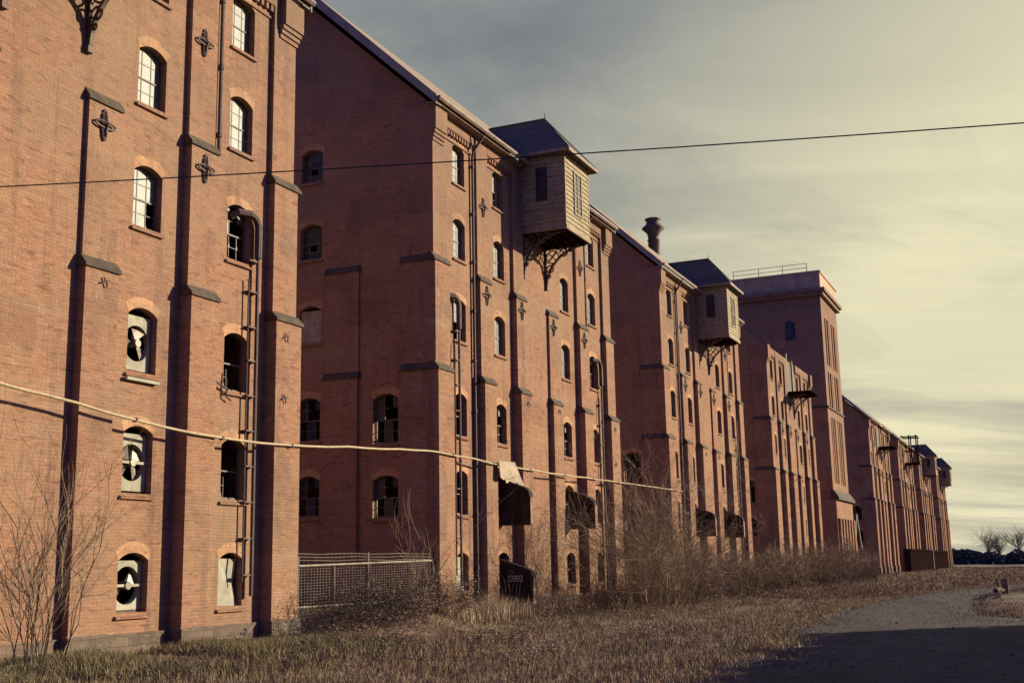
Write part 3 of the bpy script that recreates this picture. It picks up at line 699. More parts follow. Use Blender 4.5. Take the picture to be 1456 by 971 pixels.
for k in range(6): mb.box(-.16, -.1, .4 + k*1.75, .9 + k*1.75, 27.95, 29.55)
mb.build('parapet', M['concrete'], tw)
mb = MB()
for y in (1.2, 3.6, 6.0, 8.6): mb.tube([(.6, y, 29.7), (.6, y, 30.75)], .035, 5)
for z in (30.3, 30.75): mb.tube([(.6, 1.2, z), (.6, 8.6, z)], .03, 5)
mb.build('railing', M['iron'], tw)
mb = MB()
for x in (1.95, 3.25, 5.95, 7.3):
    for z in (17.2, 21.2):
        ar = arch_pts(x - .02, x + .52, z + 2.6, .25); mb.poly([(x - .02, .165, z), (x + .52, .165, z)] + [(a, .165, c) for a, c in ar][::-1])
mb.build('window', M['pane_dark'], tw)
mb = MB(); ar = arch_pts(2.6, 3.6, 24.6, .4); mb.poly([(-.012, 2.6, 23.0), (-.012, 3.6, 23.0)] + [(-.012, a, c) for a, c in ar][::-1]); o = mb.build('window', M['pane_dark'], tw); o['label'] = 'dark arched window in the shaded side wall'
# gabled porch at the foot of the tower
pr = thing('gabled_porch', 'small brick porch with pale bargeboards leaning against the tower foot', 'porch', (TX1 + .35, 0, 0))
mb = MB(); w = 3.6
mb.poly([(0, .0, -.8), (1.25, 0, -.8), (1.25, 0, 2.1)] + [(a, 0, c) for a, c in arch_pts(1.25, 2.35, 2.1, .5)][1:-1] + [(2.35, 0, 2.1), (2.35, 0, -.8), (w, 0, -.8), (w, 0, 3.2), (w/2, 0, 6.0), (0, 0, 3.2)])
mb.quad((0, 0, -.8), (0, 5, -.8), (0, 5, 3.2), (0, 0, 3.2)); mb.quad((w, 0, -.8), (w, 5, -.8), (w, 5, 3.2), (w, 0, 3.2)); mb.build('wall', M['brick'], pr)
mb = MB(); mb.quad((1.2, .25, -.8), (2.4, .25, -.8), (2.4, .25, 2.7), (1.2, .25, 2.7)); mb.build('door', M['tar'], pr)
mb = MB()
for s in (0, 1):
    xe, xm = (-.35 if not s else w + .35), w/2
    mb.prismY([(xe, 2.75), (xm, 6.2), (xm, 6.35), (xe, 2.9)], -.3, 5.2)
rf = mb.build('roof', M['slate'], pr)
mb = MB()
for s in (0, 1):
    xe, xm = (-.40 if not s else w + .40), w/2
    mb.prismY([(xe, 2.62), (xm, 6.1), (xm, 6.42), (xe, 2.92)], -.36, -.3)
mb.build('bargeboard', M['board'], rf)
# low wall and tarred sheds farther on
o = MB(); o.box(94.2, 105.5, 1.6, 1.95, -.8, 1.35); o.box(94.1, 105.6, 1.5, 2.05, 1.35, 1.5)
tag(o.build('low_wall', M['concrete']), 'low tan wall between the porch and the fifth malthouse', 'wall')
for i, (a, b, z, lb) in enumerate(((130.5, 160.5, 2.75, 'low tarred timber shed left of the pale post, before the distant malthouses'), (161.4, 193.5, 2.6, 'low tarred timber shed right of the pale post, before the farthest malthouses'))):
    s = thing('timber_shed', lb, 'shed', (a, 0, 0), 'low tarred sheds')
    mb = MB(); n = int((b - a)/.3)
    for k in range(n): d = .02*(k % 2); mb.box(k*.3, k*.3 + .3 - .001, -1.3 - d, -.45, -.9, z - .15)
    mb.build('wall', M['timber'], s)
    mb = MB(); mb.prism([(-1.5, z - .15), (-1.5, z - .05), (-.42, z + .15), (-.42, z - .1)], -.1, b - a + .1); mb.build('roof', M['timber'], s)
mb = MB(); mb.box(160.75, 161.15, -1.6, -1.3, -.8, 2.75); tag(mb.build('wooden_post', M['trim']), 'pale square post standing between the two tarred sheds', 'post')

# ------------------------------------------------------------------ fence between the first two malthouses
FY = -.12
fc = thing('mesh_fence', 'rusty wire mesh fence with barbed strands between the two nearest malthouses', 'fence', (-9.62, FY, 0))
L = 7.75
def fp(mb, x, z1, r=.035): mb.tube([(x, 0, -.2), (x, 0, z1)], r, 6)
for x, z1, r in ((.15, 2.3, .035), (1.9, 2.12, .026), (3.72, 2.42, .05), (L, 2.42, .03)):
    mb = MB(); fp(mb, x, z1, r); mb.build('post', M['galv'], fc)
mb = MB(); mb.tube([(.1, -.02, 2.06), (L, -.02, 2.16)], .032, 6); mb.tube([(.1, -.02, .98), (L, -.02, .95)], .026, 6); mb.tube([(.1, -.02, .2), (L, -.02, .15)], .03, 6); mb.build('rail', M['galv'], fc)
mb = MB()
z = .25
while z < 2.05: mb.tube([(.1, .02, z), (L, .02, z + .04)], .008, 3); z += .075
x = .2
while x < L: mb.tube([(x, .025, .2), (x, .025, 2.08)], .005, 3); x += .15
mb.build('wire_mesh', M['mesh'], fc)
mb = MB()
for z in (2.2, 2.29, 2.38):
    mb.tube([(.15 + (L - .15)*k/8, 0, z + .015*math.sin(k*2 + z*9)) for k in range(9)], .009, 4)
    for k in range(40):
        x = .2 + k*.2; mb.tube([(x, -.03, z - .03), (x + .02, .03, z + .03)], .006, 3)
mb.build('barbed_wire', M['galv'], fc)

f2 = copy_tree(fc); f2.location = (-9.62 + T, FY, 0); f2['label'] = 'wire mesh fence behind the thicket between the second and third malthouses'
# ------------------------------------------------------------------ cables
pts = [(-29, 6.35), (-24, 5.95), (-20.3, 5.63), (-18.85, 5.5), (-15.3, 5.19), (-12.9, 5.12), (-10.6, 5.17), (-6.5, 5.42), (-2.75, 5.63), (0, 5.62), (2.6, 5.54), (7.5, 5.53), (13, 5.58), (19, 5.63), (24.8, 5.67), (26.4, 5.66)]
cb_ = thing('cable', 'pale tan cable sagging along the facades of the nearest malthouses', 'cable', (0, 0, 0))
fine = []
for (xa, za), (xb, zb) in zip(pts, pts[1:]):
    for k in range(4): t_ = k/4; u_ = t_*t_*(3 - 2*t_)*.4 + t_*.6; fine.append((xa + (xb - xa)*t_, -.44, za + (zb - za)*u_ + .012*math.sin((xa + (xb - xa)*t_)*2.3)))
fine.append((26.4, -.44, 5.66))
mb = MB(); mb.tube(fine, .034, 7); mb.build('line', M['rope'], cb_, True)
for x, z in ((-16.2, 5.27), (-13.2, 5.13), (-10.3, 5.19), (-1.0, 5.63), (2.2, 5.56), (5.5, 5.53), (9.1, 5.545), (12.4, 5.575), (15.8, 5.6), (26.2, 5.66)):
    mb = MB(); mb.box(x - .03, x + .03, -.485, -.36, z - .05, z + .045); mb.build('clamp', M['iron'], cb_)
a, b = Vector((-24.55, -.15, 8.02)), Vector((-16.2, -25.2, 8.35)); ws = []
for k in range(41):
    t = k/40; p = a.lerp(b, t); p.z -= .55*4*t*(1 - t)*.25; ws.append(p)
mb = MB(); mb.tube(ws, .011, 5); tag(mb.build('overhead_wire', M['wire']), 'thin dark overhead wire crossing the sky in front of the malthouses', 'wire')

# ------------------------------------------------------------------ ground
def gz(x, y):
    h = -.0029*max(0, x - 20)
    t = max(0, min(1, (y + 7)/6.5)); h += .17*t*t*(3 - 2*t)
    if x < -8: h += .12*t*min(1, (-8 - x)/8)
    for gx in (-5.8, T - 5.8):
        g = max(0, 1 - abs(x - gx)/3.9); g = min(1, g*2.2); u = max(0, min(1, (y + 2.9)/2.6)); h += .62*g*u*u*(3 - 2*u)
    return h + .05*mnoise.noise((x*.25, y*.25, 3.1)) + .02*mnoise.noise((x*.9, y*.9, 1.7))
# one sheet, denser near the camera
xs = sorted(set([-600, -300, -150, -90] + [-60 + .8*i for i in range(125)] + [40 + 3*i for i in range(67)] + [250, 290, 340, 420, 560, 900, 1500, 3000]))
ys = sorted(set([-3000, -1500, -700, -350, -180, -100, -60, -45] + [-40 + .8*i for i in range(66)] + [14, 20, 30, 50, 100, 200, 400, 900, 2000, 3000]))
gv = [(x, y, gz(min(x, 300), y)) for x in xs for y in ys]; ny = len(ys)
gf = [(i*ny + j, (i+1)*ny + j, (i+1)*ny + j + 1, i*ny + j + 1) for i in range(len(xs)-1) for j in range(ny-1)]
mb = MB(); mb.add(gv, gf); tag(mb.build('ground', M['ground'], None, True), kind='structure')
# track: two edges along x
LE = [(-60, -12.9), (-36, -12.8), (-22, -12.75), (-13, -12.55), (-8, -12.35), (-5, -12.0), (-2, -11.2), (6, -10.7), (14, -10.5), (22, -10.8), (32, -11.6), (44, -13.6), (60, -16.5), (90, -21.5), (140, -30)]
RE = [(-60, -30), (-36, -30), (-22, -30), (-12, -30), (-3, -27), (6, -24), (14, -22.5), (22, -21.5), (32, -21.0), (44, -22), (60, -24.5), (90, -30), (140, -39)]
def interp(T_, x):
    for (x0, y0), (x1, y1) in zip(T_, T_[1:]):
        if x0 <= x <= x1: return y0 + (y1 - y0)*(x - x0)/(x1 - x0)
    return T_[-1][1]
def ledge(x): return interp(LE, x) + .5*mnoise.noise((x*.35, 0, 9)) + .3*mnoise.noise((x*1.4, 0, 2)) + .16*mnoise.noise((x*5.1, 0, 6))
mb = MB(); tv = []; nx = 1001; nn = 25
for i in range(nx):
    x = -60 + 200*i/(nx-1); a, b = ledge(x), interp(RE, x)
    for j in range(nn):
        y = a + (b - a)*j/(nn-1); tv.append((x, y, gz(x, y) + .022 - (.05 if j in (0, nn-1) else 0)))
mb.add(tv, [(i*nn + j, i*nn + j + 1, (i+1)*nn + j + 1, (i+1)*nn + j) for i in range(nx-1) for j in range(nn-1)])
tag(mb.build('track', M['track'], None, True), kind='structure')
TRK = True
r2 = random.Random(33); mb = MB()
for _ in range(5200):
    x = -14 + 70*r2.random()**1.4; a, b = ledge(x), interp(RE, x); y = a - abs(r2.gauss(0, 1.0)) if r2.random() < .5 else r2.uniform(b, a); s_ = r2.uniform(.012, .045)*(1.6 if r2.random() < .06 else 1); z = gz(x, y) + .02
    v_ = [(x + s_*r2.uniform(.6, 1.2)*math.cos(t_), y + s_*r2.uniform(.6, 1.2)*math.sin(t_), z) for t_ in (0, 1.6, 3.1, 4.7)]
    mb.add(v_ + [(x + s_*.2, y - s_*.1, z + s_*.8)], [(0, 1, 4), (1, 2, 4), (2, 3, 4), (3, 0, 4)])
tag(mb.build('gravel', M['gravel']), 'loose gravel and small stones scattered over the track', 'gravel', kind='stuff')
def island_in(x, y):
    dx, dy = (x - 22)/17.5, (y + 17.6)/(2.5 if y > -17.6 else 2.2); dx += .12*mnoise.noise((x*.4, y*.4, 4)); return dx*dx + dy*dy < 1
mb = MB(); iv = []
na, nr = 60, 8
for k in range(na):
    t = 2*math.pi*k/na; w = 1 + .12*mnoise.noise((math.cos(t)*2, math.sin(t)*2, 7))
    for r in range(nr + 1):
        q = r/nr*w; x, y = 22 + 17.5*q*math.cos(t), -17.6 + 2.4*q*math.sin(t); iv.append((x, y, gz(x, y) + .03 + .12*(1 - (r/nr)**2) - (.06 if r == nr else 0)))
mb.add(iv, [(k*(nr+1) + r, k*(nr+1) + r + 1, ((k+1) % na)*(nr+1) + r + 1, ((k+1) % na)*(nr+1) + r) for k in range(na) for r in range(nr)])
tag(mb.build('verge', M['ground'], None, True), kind='structure')

def clumps(name, mat, n, region, hmin, hmax, wid, blades, reject, lean=.95, dens=None):
    r2 = random.Random(name); vs = []; fs = []
    while n > 0:
        x = region(r2)
        if x is None: continue
        x, y = x
        if reject(x, y): n -= .02; continue
        n -= 1
        z = gz(x, y)
        for b in range(blades):
            a = r2.uniform(0, 6.283); h = r2.uniform(hmin, hmax)*(.7 + .6*max(0, mnoise.noise((x*.5, y*.5, 0)) + .4)); bx, by = x + r2.gauss(0, .10), y + r2.gauss(0, .10)
            l = r2.uniform(.05, lean)*h; a2 = r2.uniform(0, 6.283); dx, dy = wid*math.cos(a), wid*math.sin(a); lx, ly = l*math.cos(a2), l*math.sin(a2)
            o = len(vs); vs += [(bx - dx, by - dy, z - .02), (bx + dx, by + dy, z - .02), (bx + lx*.35 + dx*.6, by + ly*.35 + dy*.6, z + h*.62), (bx + lx*.35 - dx*.6, by + ly*.35 - dy*.6, z + h*.62), (bx + lx, by + ly, z + h)]
            fs += [(o, o+1, o+2, o+3), (o+3, o+2, o+4)]
    me = bpy.data.meshes.new(name); me.from_pydata(vs, [], fs); me.materials.append(mat); return link(name, me)
CX, CY = -36.23, -18.44
r2_ = random.Random(5)
def onroad(x, y): return y < ledge(x) - .05
def bld(x, y): return y > -.45 and not (-9.9 < x < -1.9 and y < 6) and not (16.6 < x < 24.4 and y < 5) and not(x > 216)
def near_region(r2):
    d = 8 + 62*r2.random()**1.5; a = R(r2.uniform(38, 98)); return CX + d*math.sin(a), CY + d*math.cos(a)
g = clumps('dry_grass', M['grass'], 19000, near_region, .05, .20, .007, 5, lambda x, y: onroad(x, y) or bld(x, y)); tag(g, 'dry brown grass covering the rough ground before the malthouses', 'grass', kind='stuff')
def far_region(r2):
    x = 25 + 190*r2.random()**1.3; return x, r2.uniform(ledge(min(x, 139)) if x < 139 else -28, -.5)
g = clumps('far_grass', M['grass'], 11000, far_region, .07, .26, .018, 5, lambda x, y: onroad(x, y) or bld(x, y)); tag(g, 'dry grass far along the row of malthouses', 'grass', kind='stuff')
g = clumps('green_grass', M['green'], 6500, lambda r2: (r2.uniform(-24, -8.5), -.5 - abs(r2.gauss(0, 1.7))), .10, .30, .008, 6, lambda x, y: onroad(x, y) or bld(x, y) or mnoise.noise((x*.4, y*.4, 5)) < -.25); tag(g, 'short green grass along the foot of the nearest malthouse', 'grass', kind='stuff')
g = clumps('edge_grass', M['edge'], 5200, lambda r2: (lambda x: (x, ledge(x) + .15 + r2.gauss(0, .42)))(r2.uniform(-20, 60)), .03, .15, .010, 6, lambda x, y: False); tag(g, 'thin green turf along the edge of the track', 'grass', kind='stuff')
g = clumps('island_grass', M['grass'], 3600, lambda r2: (r2.uniform(2, 46), r2.gauss(-17.4, 1.5)), .05, .2, .012, 5, lambda x, y: not island_in(x, y) and r2_.random() > .12); tag(g, 'sparse grass on the mound beside the track', 'grass', kind='stuff')
g = clumps('dead_stalks', M['reed'], 420, lambda r2: (r2.uniform(-2.6, 4.6), -.5 - abs(r2.gauss(0, .55))), .35, .95, .009, 7, lambda x, y: False, .45); tag(g, 'pale dead stalks at the foot of the second malthouse', 'dead stalks', kind='stuff')
g = clumps('dead_stalks', M['reed'], 260, lambda r2: (r2.uniform(6, 12), -.5 - abs(r2.gauss(0, .6))), .3, .8, .009, 6, lambda x, y: False, .45); tag(g, 'pale dead stalks under the middle buttresses of the second malthouse', 'dead stalks', kind='stuff')

# ------------------------------------------------------------------ leafless plants
def grow(mb, p, d, ln, r, lvl, r2, droop, fork, leaf=None, leaves=None, up=.1, sides=4, sp=.6, rm=.0028):
    n = 4; pts = [Vector(p)]; d = Vector(d).normalized()
    for i in range(n):
        d = (d + Vector((r2.gauss(0, .16), r2.gauss(0, .16), r2.gauss(0, .10) + up - droop*i*.5))).normalized()
        pts.append(pts[-1] + d*ln/n)
    mb.tube(pts, r, sides if lvl > 1 else 3, r1=r*.45)
    if leaves is not None and lvl <= 1:
        for q in pts[1:]:
            for _ in range(leaf):
                c = q + Vector((r2.gauss(0, .07), r2.gauss(0, .07), r2.gauss(0, .06))); s = r2.uniform(.014, .034); u = Vector((r2.gauss(0, 1), r2.gauss(0, 1), r2.gauss(0, 1))).normalized(); w = u.orthogonal().normalized()
                leaves.add([c - u*s, c + w*s*.6, c + u*s, c - w*s*.6], [(0, 1, 2, 3)])
    if lvl > 0:
        for _ in range(fork):
            k = r2.randint(1, n); q = pts[k]
            nd = (d + Vector((r2.gauss(0, sp), r2.gauss(0, sp), r2.gauss(0, .35)))).normalized()
            grow(mb, q, nd, ln*r2.uniform(.42, .75), max(r*.55, rm), lvl - 1, r2, droop, fork, leaf, leaves, up, sides, sp, rm)
def shrub(name, label, cat, x, y, h, spread, stems, lvl, fork, mat, seed, r=.016, droop=.05, leaf=0, leafmat=None, group=None, flat=1.0, up=.1, sp=.6, rm=.0028):
    r2 = random.Random(seed); z = gz(x, y); root = thing(name, label, cat, (x, y, z - .03), group); mb = MB(); lv = MB() if leaf else None
    for k in range(stems):
        a = r2.uniform(0, 6.283); e = r2.random()**.7
        bx, by = spread*.55*e*math.cos(a), spread*.4*e*math.sin(a)*flat
        d = (math.cos(a)*e*spread/h*.55, math.sin(a)*e*spread/h*.55*flat, 1)
        grow(mb, (bx, by, 0), d, h*r2.uniform(.5, .85), r*r2.uniform(.7, 1.15), lvl, r2, droop, fork, leaf, lv, up, 4, sp, rm)
    mb.build('stems', mat, root)
    if leaf: lv.build('leaves', leafmat, root)
    return root
shrub('sapling', 'bare many-stemmed sapling growing before the left wall corner', 'sapling', -19.45, -1.3, 3.6, 1.1, 20, 2, 4, M['twig'], 3, r=.016, droop=-.01, sp=.27, up=.08)
shrub('bramble_bush', 'dark leafy bramble bush under the mesh fence', 'bramble', -8.4, -1.5, 1.3, 2.1, 46, 2, 4, M['twig_dark'], 5, r=.010, droop=.22, leaf=1, leafmat=M['bramble_leaf'], group='bramble bushes')
shrub('bramble_bush', 'brown twiggy bramble in the grass just below the fence posts', 'bramble', -6.2, -1.8, 1.25, 2.3, 40, 2, 4, M['twig'], 6, r=.010, droop=.18, leaf=1, leafmat=M['dead_leaf'], group='bramble bushes')
shrub('bramble_bush', 'low dark bramble at the corner buttress of the second malthouse', 'bramble', -3.8, -1.3, 1.15, 1.9, 34, 2, 4, M['twig_dark'], 8, r=.010, droop=.2, leaf=2, leafmat=M['bramble_leaf'], group='bramble bushes')
shrub('sapling', 'tall pale bare sapling rising in front of the mesh fence', 'sapling', -5.0, -1.2, 2.9, 1.1, 9, 2, 3, M['twig_pale'], 9, r=.014, droop=.0, sp=.4)
shrub('sapling', 'slender reddish sapling beside the cowl with the sign', 'sapling', 5.1, -1.7, 2.9, .9, 6, 1, 4, M['twig_pale'], 12, r=.011, droop=.0)
shrub('sapling', 'thin bare whips between the middle buttresses of the second malthouse', 'sapling', 6.6, -1.6, 2.0, .9, 8, 1, 3, M['twig_pale'], 13, r=.009, droop=.0)
r2 = random.Random(21); mb = MB()
for _ in range(5200):
    x, y = near_region(r2)
    if onroad(x, y) or bld(x, y) or x > 30 or mnoise.noise((x*.35, y*.35, 8)) < -.12: continue
    z = gz(x, y); a = r2.uniform(0, 6.283); l = r2.uniform(.25, .9); h = r2.uniform(.08, .38)
    mb.tube([(x + l*t*math.cos(a + t*.5), y + l*t*math.sin(a + t*.5), z + h*4*t*(1.15 - t)*.8) for t in (0, .25, .5, .75, 1)], .0048, 3, r1=.002)
    if _ % 3 == 0: grow(mb, (x, y, z), (r2.gauss(0, .4), r2.gauss(0, .4), 1), r2.uniform(.25, .6), .006, 1, r2, .1, 3, sides=3)
tag(mb.build('tangled_stems', M['twig_dark']), 'tangle of dead bramble stems lying through the rough grass', 'dead stems', kind='stuff')
r2 = random.Random(22); mb = MB()
for _ in range(3000):
    x = 1 + 80*r2.random(); y = -.9 - abs(r2.gauss(0, 2.0 if x > 9 else .9))
    if mnoise.noise((x*.3, y*.3, 2)) < -.2: continue
    grow(mb, (x, y, gz(x, y)), (r2.gauss(0, .5), r2.gauss(0, .5), 1), r2.uniform(.5, 1.25), .010, 1, r2, .16, 4, sides=3, rm=.007)
tag(mb.build('low_scrub', M['twig_dark']), 'low dark bramble scrub filling the ground along the wall foot', 'scrub', kind='stuff')
# bramble runners arching over the grass in the foreground
for i, (x, y, dx, h, lb) in enumerate(((-17.2, -5.2, 1.7, .42, 'long dark bramble runner arching low at the bottom left'), (-14.8, -5.7, 1.9, .5, 'dark bramble runner arching in the grass left of the picture middle'), (-12.6, -6.8, 1.6, .42, 'bramble runner arching over the grass at the bottom middle'), (-18.8, -4.2, 1.3, .5, 'tangled bramble runner in the lower left corner'))):
    r2 = random.Random(40 + i); z = gz(x, y); rt = thing('bramble_runner', lb, 'bramble', (x, y, z), 'bramble runners in the foreground'); mb = MB(); lv = MB()
    for s in range(3):
        ph = r2.uniform(-.5, .5); hh = h*r2.uniform(.6, 1.2); ll = dx*r2.uniform(.7, 1.2)
        P = [Vector((ll*t, ph*t + .15*math.sin(t*3 + s), hh*4*t*(1 - t)*(1.1 - .3*t) + .04)) for t in [k/12 for k in range(13)]]
        mb.tube(P, .008, 5, r1=.004)
        for q in P[1:]:
            for _ in range(2):
                mb.tube([q, q + Vector((r2.gauss(0, .06), r2.gauss(0, .06), r2.uniform(.0, .12)))], .003, 3, r1=.0015)
                c = q + Vector((r2.gauss(0, .05), r2.gauss(0, .05), r2.uniform(0, .1))); u = Vector((r2.gauss(0, 1), r2.gauss(0, 1), r2.gauss(0, 1))).normalized()*.03; w = u.orthogonal()*.6
                lv.add([c - u, c + w, c + u, c - w], [(0, 1, 2, 3)])
    mb.build('stems', M['twig_dark'], rt); lv.build('leaves', M['bramble_leaf'], rt)
# thicket along the third and fourth malthouse and the tower foot
shrub('thicket_bush', 'largest bare thicket bush, fanning up before the gap beyond the second malthouse', 'bush', 8.4, -4.2, 4.9, 4.2, 52, 3, 4, M['twig_pale'], 61, r=.016, droop=.03, group='leafless thicket bushes along the wall foot', flat=.8, sp=.6, up=.03, rm=.0045)
TH = [(12.4, -3.2, 2.9, 2.8, 'bare thicket bush just right of the largest one'), (16.5, -3.6, 2.5, 3.0, 'bare thicket bush in the gap before the third malthouse'), (20.8, -2.8, 2.6, 3.0, 'bare thicket bush before the shaded end of the third malthouse'),
      (25.5, -2.8, 1.9, 3.0, 'low thicket bush at the corner of the third malthouse'), (29, -3.4, 1.8, 2.8, 'low thicket bush below the nearer cowl of the third malthouse'),
      (34, -2.6, 1.8, 3.0, 'low thicket bush below the farther cowl of the third malthouse'), (40, -3.0, 2.3, 3.2, 'thicket bush at the last buttress of the third malthouse'), (46, -3.0, 2.5, 3.6, 'thicket bush before the gap to the roofless malthouse'),
      (52, -3.2, 2.2, 3.4, 'thicket bush at the near corner of the roofless malthouse'), (59, -2.8, 2.3, 3.6, 'thicket bush amid the buttresses of the roofless malthouse'), (65.5, -2.6, 2.7, 4.0, 'thicket bush at the far buttresses of the roofless malthouse'), (72, -2.4, 2.6, 4.0, 'far thicket bush between the roofless malthouse and the tower'), (77.5, -2.2, 2.0, 3.0, 'farthest thicket bush at the foot of the tower')]
for i, (x, y, h, sp, lb) in enumerate(TH):
    near = x < 24
    shrub('thicket_bush', lb, 'bush', x, y, h*1.1, sp, 34 if near else 26, 3 if near else 2, 4 if near else 8, M['twig' if i % 3 else 'twig_pale'], 60 + i*3, r=.013 if near else .02, droop=.05, group='leafless thicket bushes along the wall foot', flat=.7, sp=.65, up=.03, rm=.005 if near else .009)
# low scrub in the middle distance
WC = [(2.5, -3.2, .8, 'low dark weed clump in the grass before the cowl with the sign'), (11.5, -6.2, .8, 'low brown weed clump before the largest thicket bush'), (17, -6.4, .9, 'low brown weed clump halfway between thicket and track'), (28, -6.0, 1.0, 'low weed clump before the third malthouse'), (-10.8, -3.0, .7, 'low weed clump before the corner of the nearest malthouse'), (41, -6.6, 1.0, 'low weed clump far along the verge'),
      (-2.2, -4.6, .6, 'dark weed clump in the open grass below the fence corner'), (4.4, -5.6, .6, 'dark weed clump in the grass left of the largest thicket bush'), (-7.5, -5.2, .55, 'small weed clump in the grass in front of the fence'), (22, -8.2, .7, 'weed clump near the edge of the track'), (34, -7.4, .8, 'weed clump beside the bend of the track'), (-11.5, -7.6, .45, 'low weed clump at the bottom of the picture'), (-4, -8.2, .5, 'low weed clump beside the shadowed corner of the track')]
for i, (x, y, h, lb) in enumerate(WC):
    shrub('weed_clump', lb, 'weeds', x, y, h, 2.0, 26, 1, 4, M['twig' if i % 2 else 'twig_dark'], 90 + i, r=.006, droop=.1, leaf=1, leafmat=M['dead_leaf'], group='weed clumps in the rough grass')
# debris on the mound
mb = MB(); mb.add([(0, 0, 0), (.55, .1, 0), (.5, .5, 0), (-.05, .4, 0), (.05, .05, .42), (.5, .14, .36), (.44, .42, .34), (.02, .33, .4)], [(0, 1, 5, 4), (1, 2, 6, 5), (2, 3, 7, 6), (3, 0, 4, 7), (4, 5, 6, 7)])
o = mb.build('stone_block', M['concrete']); o.scale = (.7, .7, .7); o.location = (21.5, -16.2, gz(21.5, -16.2) + .06); tag(o, 'pale broken stone block lying on the mound by the track', 'stone')
mb = MB(); mb.tube([(-1.2, .1, .25), (0, 0, .30), (1.4, -.15, .2)], .13, 6, r1=.08); mb.tube([(.3, 0, .3), (.5, .1, .75)], .05, 5)
o = mb.build('fallen_branch', M['twig_dark']); o.location = (25.0, -16.0, gz(25, -16) + .1); tag(o, 'dark broken branch lying on the mound behind the stone', 'branch')
mb = MB(); mb.box(0, .35, 0, .3, 0, .85); o = mb.build('marker_stone', M['plinth']); o.location = (28.5, -16.3, gz(28.5, -16.3)); tag(o, 'short upright grey stone on the mound', 'stone')

# ------------------------------------------------------------------ far edge
r2 = random.Random(11); vs = []; fs = []
for k in range(32000):
    x = 300 + r2.gauss(0, 6); y = r2.uniform(-70, 60); top = 3.6 + 1.5*mnoise.noise((y*.08, 0, 0)) + 1.0*mnoise.noise((y*.35, 3, 0)); z = -.9 + top*r2.random()**.9
    c = Vector((x, y, z)); s = r2.uniform(.2, .42); u = Vector((r2.gauss(0, 1), r2.gauss(0, 1), r2.gauss(0, 1))).normalized()*s; w = u.orthogonal()*.8; o = len(vs)
    vs += [tuple(c - u), tuple(c + w), tuple(c + u), tuple(c - w)]; fs.append((o, o+1, o+2, o+3))
me = bpy.data.meshes.new('far_hedge'); me.from_pydata(vs, [], fs); me.materials.append(M['far_wood']); tag(link('far_hedge', me), 'dark hedge and scrub along the far edge of the field', 'hedge', kind='stuff')
for i, (x, y, h, lb) in enumerate(((296, -3.4, 8.6, 'left bare round-headed tree above the far hedge'), (296, -6.3, 7.4, 'small bare tree in the middle of the group above the far hedge'), (296, -10.9, 9.0, 'right bare tree above the far hedge, by the picture edge'))):
    rr = random.Random(70 + i); t = thing('bare_tree', lb, 'tree', (x, y, -.9), 'bare trees beyond the field'); mb = MB(); mb.tube([(0, 0, 0), (.1, 0, h*.35), (0, .1, h*.5)], .22, 6, r1=.12); mb.build('trunk', M['far_twig'], t)
    cr = MB()
    for k in range(26):
        d = Vector((rr.gauss(0, .55), rr.gauss(0, .55), 1)).normalized(); grow(cr, (0, 0, h*rr.uniform(.28, .5)), d, h*rr.uniform(.3, .5), .055, 2, rr, 0, 5, up=.05)
    cr.build('crown', M['far_twig'], t)
# building across the track, behind the camera to the right: its shadow lies over the foreground
ob = thing('brick_workshop', 'plain flat-roofed brick workshop across the track from the malthouses', 'workshop', (7.6, -26.2, 0))
mb = MB(); mb.box(-75, 0, -14, 0, -.5, 5.3); mb.build('wall', M['brick'], ob)
mb = MB(); mb.box(-75.2, .2, -14.2, .2, 5.3, 5.45); mb.build('roof', M['deck'], ob)
r2 = random.Random(17); vs = []; fs = []  # unseen hedge, added so the foreground shadow gets a ragged, softer edge
for k in range(24000):
    x = r2.uniform(-52, 8.5); top = 5.55 + .45*mnoise.noise((x*.5, 0, 0)) + .4*mnoise.noise((x*1.9, 3, 0)); y = -25.4 + r2.gauss(0, .45); z = top*r2.random()**.6
    c = Vector((x, y, z)); s_ = r2.uniform(.10, .24); u = Vector((r2.gauss(0, 1), r2.gauss(0, 1), r2.gauss(0, 1))).normalized()*s_; w = u.orthogonal()*.7; o = len(vs)
    vs += [tuple(c - u), tuple(c + w), tuple(c + u), tuple(c - w)]; fs.append((o, o+1, o+2, o+3))
me = bpy.data.meshes.new('shadow_edge_hedge'); me.from_pydata(vs, [], fs); me.materials.append(M['bramble_leaf']); tag(link('shadow_edge_hedge', me), 'unseen hedge added across the track to fray the foreground shadow edge', 'hedge', kind='stuff')
# pole that carries the overhead wire
pt = thing('wire_pole', 'wooden pole carrying the thin wire across the track', 'pole', (-16.2, -25.35, 0)); mb = MB(); mb.tube([(0, 0, -.3), (0, 0, 8.8)], .14, 8, r1=.1); mb.build('pole', M['pole'], pt)

# ------------------------------------------------------------------ sun, sky, camera
sd = Vector((.9, -1.0, .45)).normalized(); elev = math.asin(sd.z); azim = math.atan2(sd.x, sd.y)
sl = bpy.data.lights.new('sun', 'SUN'); sl.energy = 5.0; sl.angle = R(.5); sl.color = (1, .915, .69)
so = bpy.data.objects.new('sun', sl); col.objects.link(so); so.rotation_euler = sd.to_track_quat('Z', 'Y').to_euler(); so.location = (0, -60, 60)
wd = bpy.data.worlds.new('World'); scn.world = wd; wd.use_nodes = True; t = wd.node_tree; nd = t.nodes; bg = nd['Background']
def new(tp, **k):
    q = nd.new(tp)
    for a, v in k.items(): setattr(q, a, v)
    return q
def vm(op, a, b=None):
    q = new('ShaderNodeVectorMath', operation=op)
    for i, v in enumerate((a, b)):
        if v is None: continue
        if isinstance(v, tuple): q.inputs[i].default_value = v
        else: t.links.new(v, q.inputs[i])
    return q
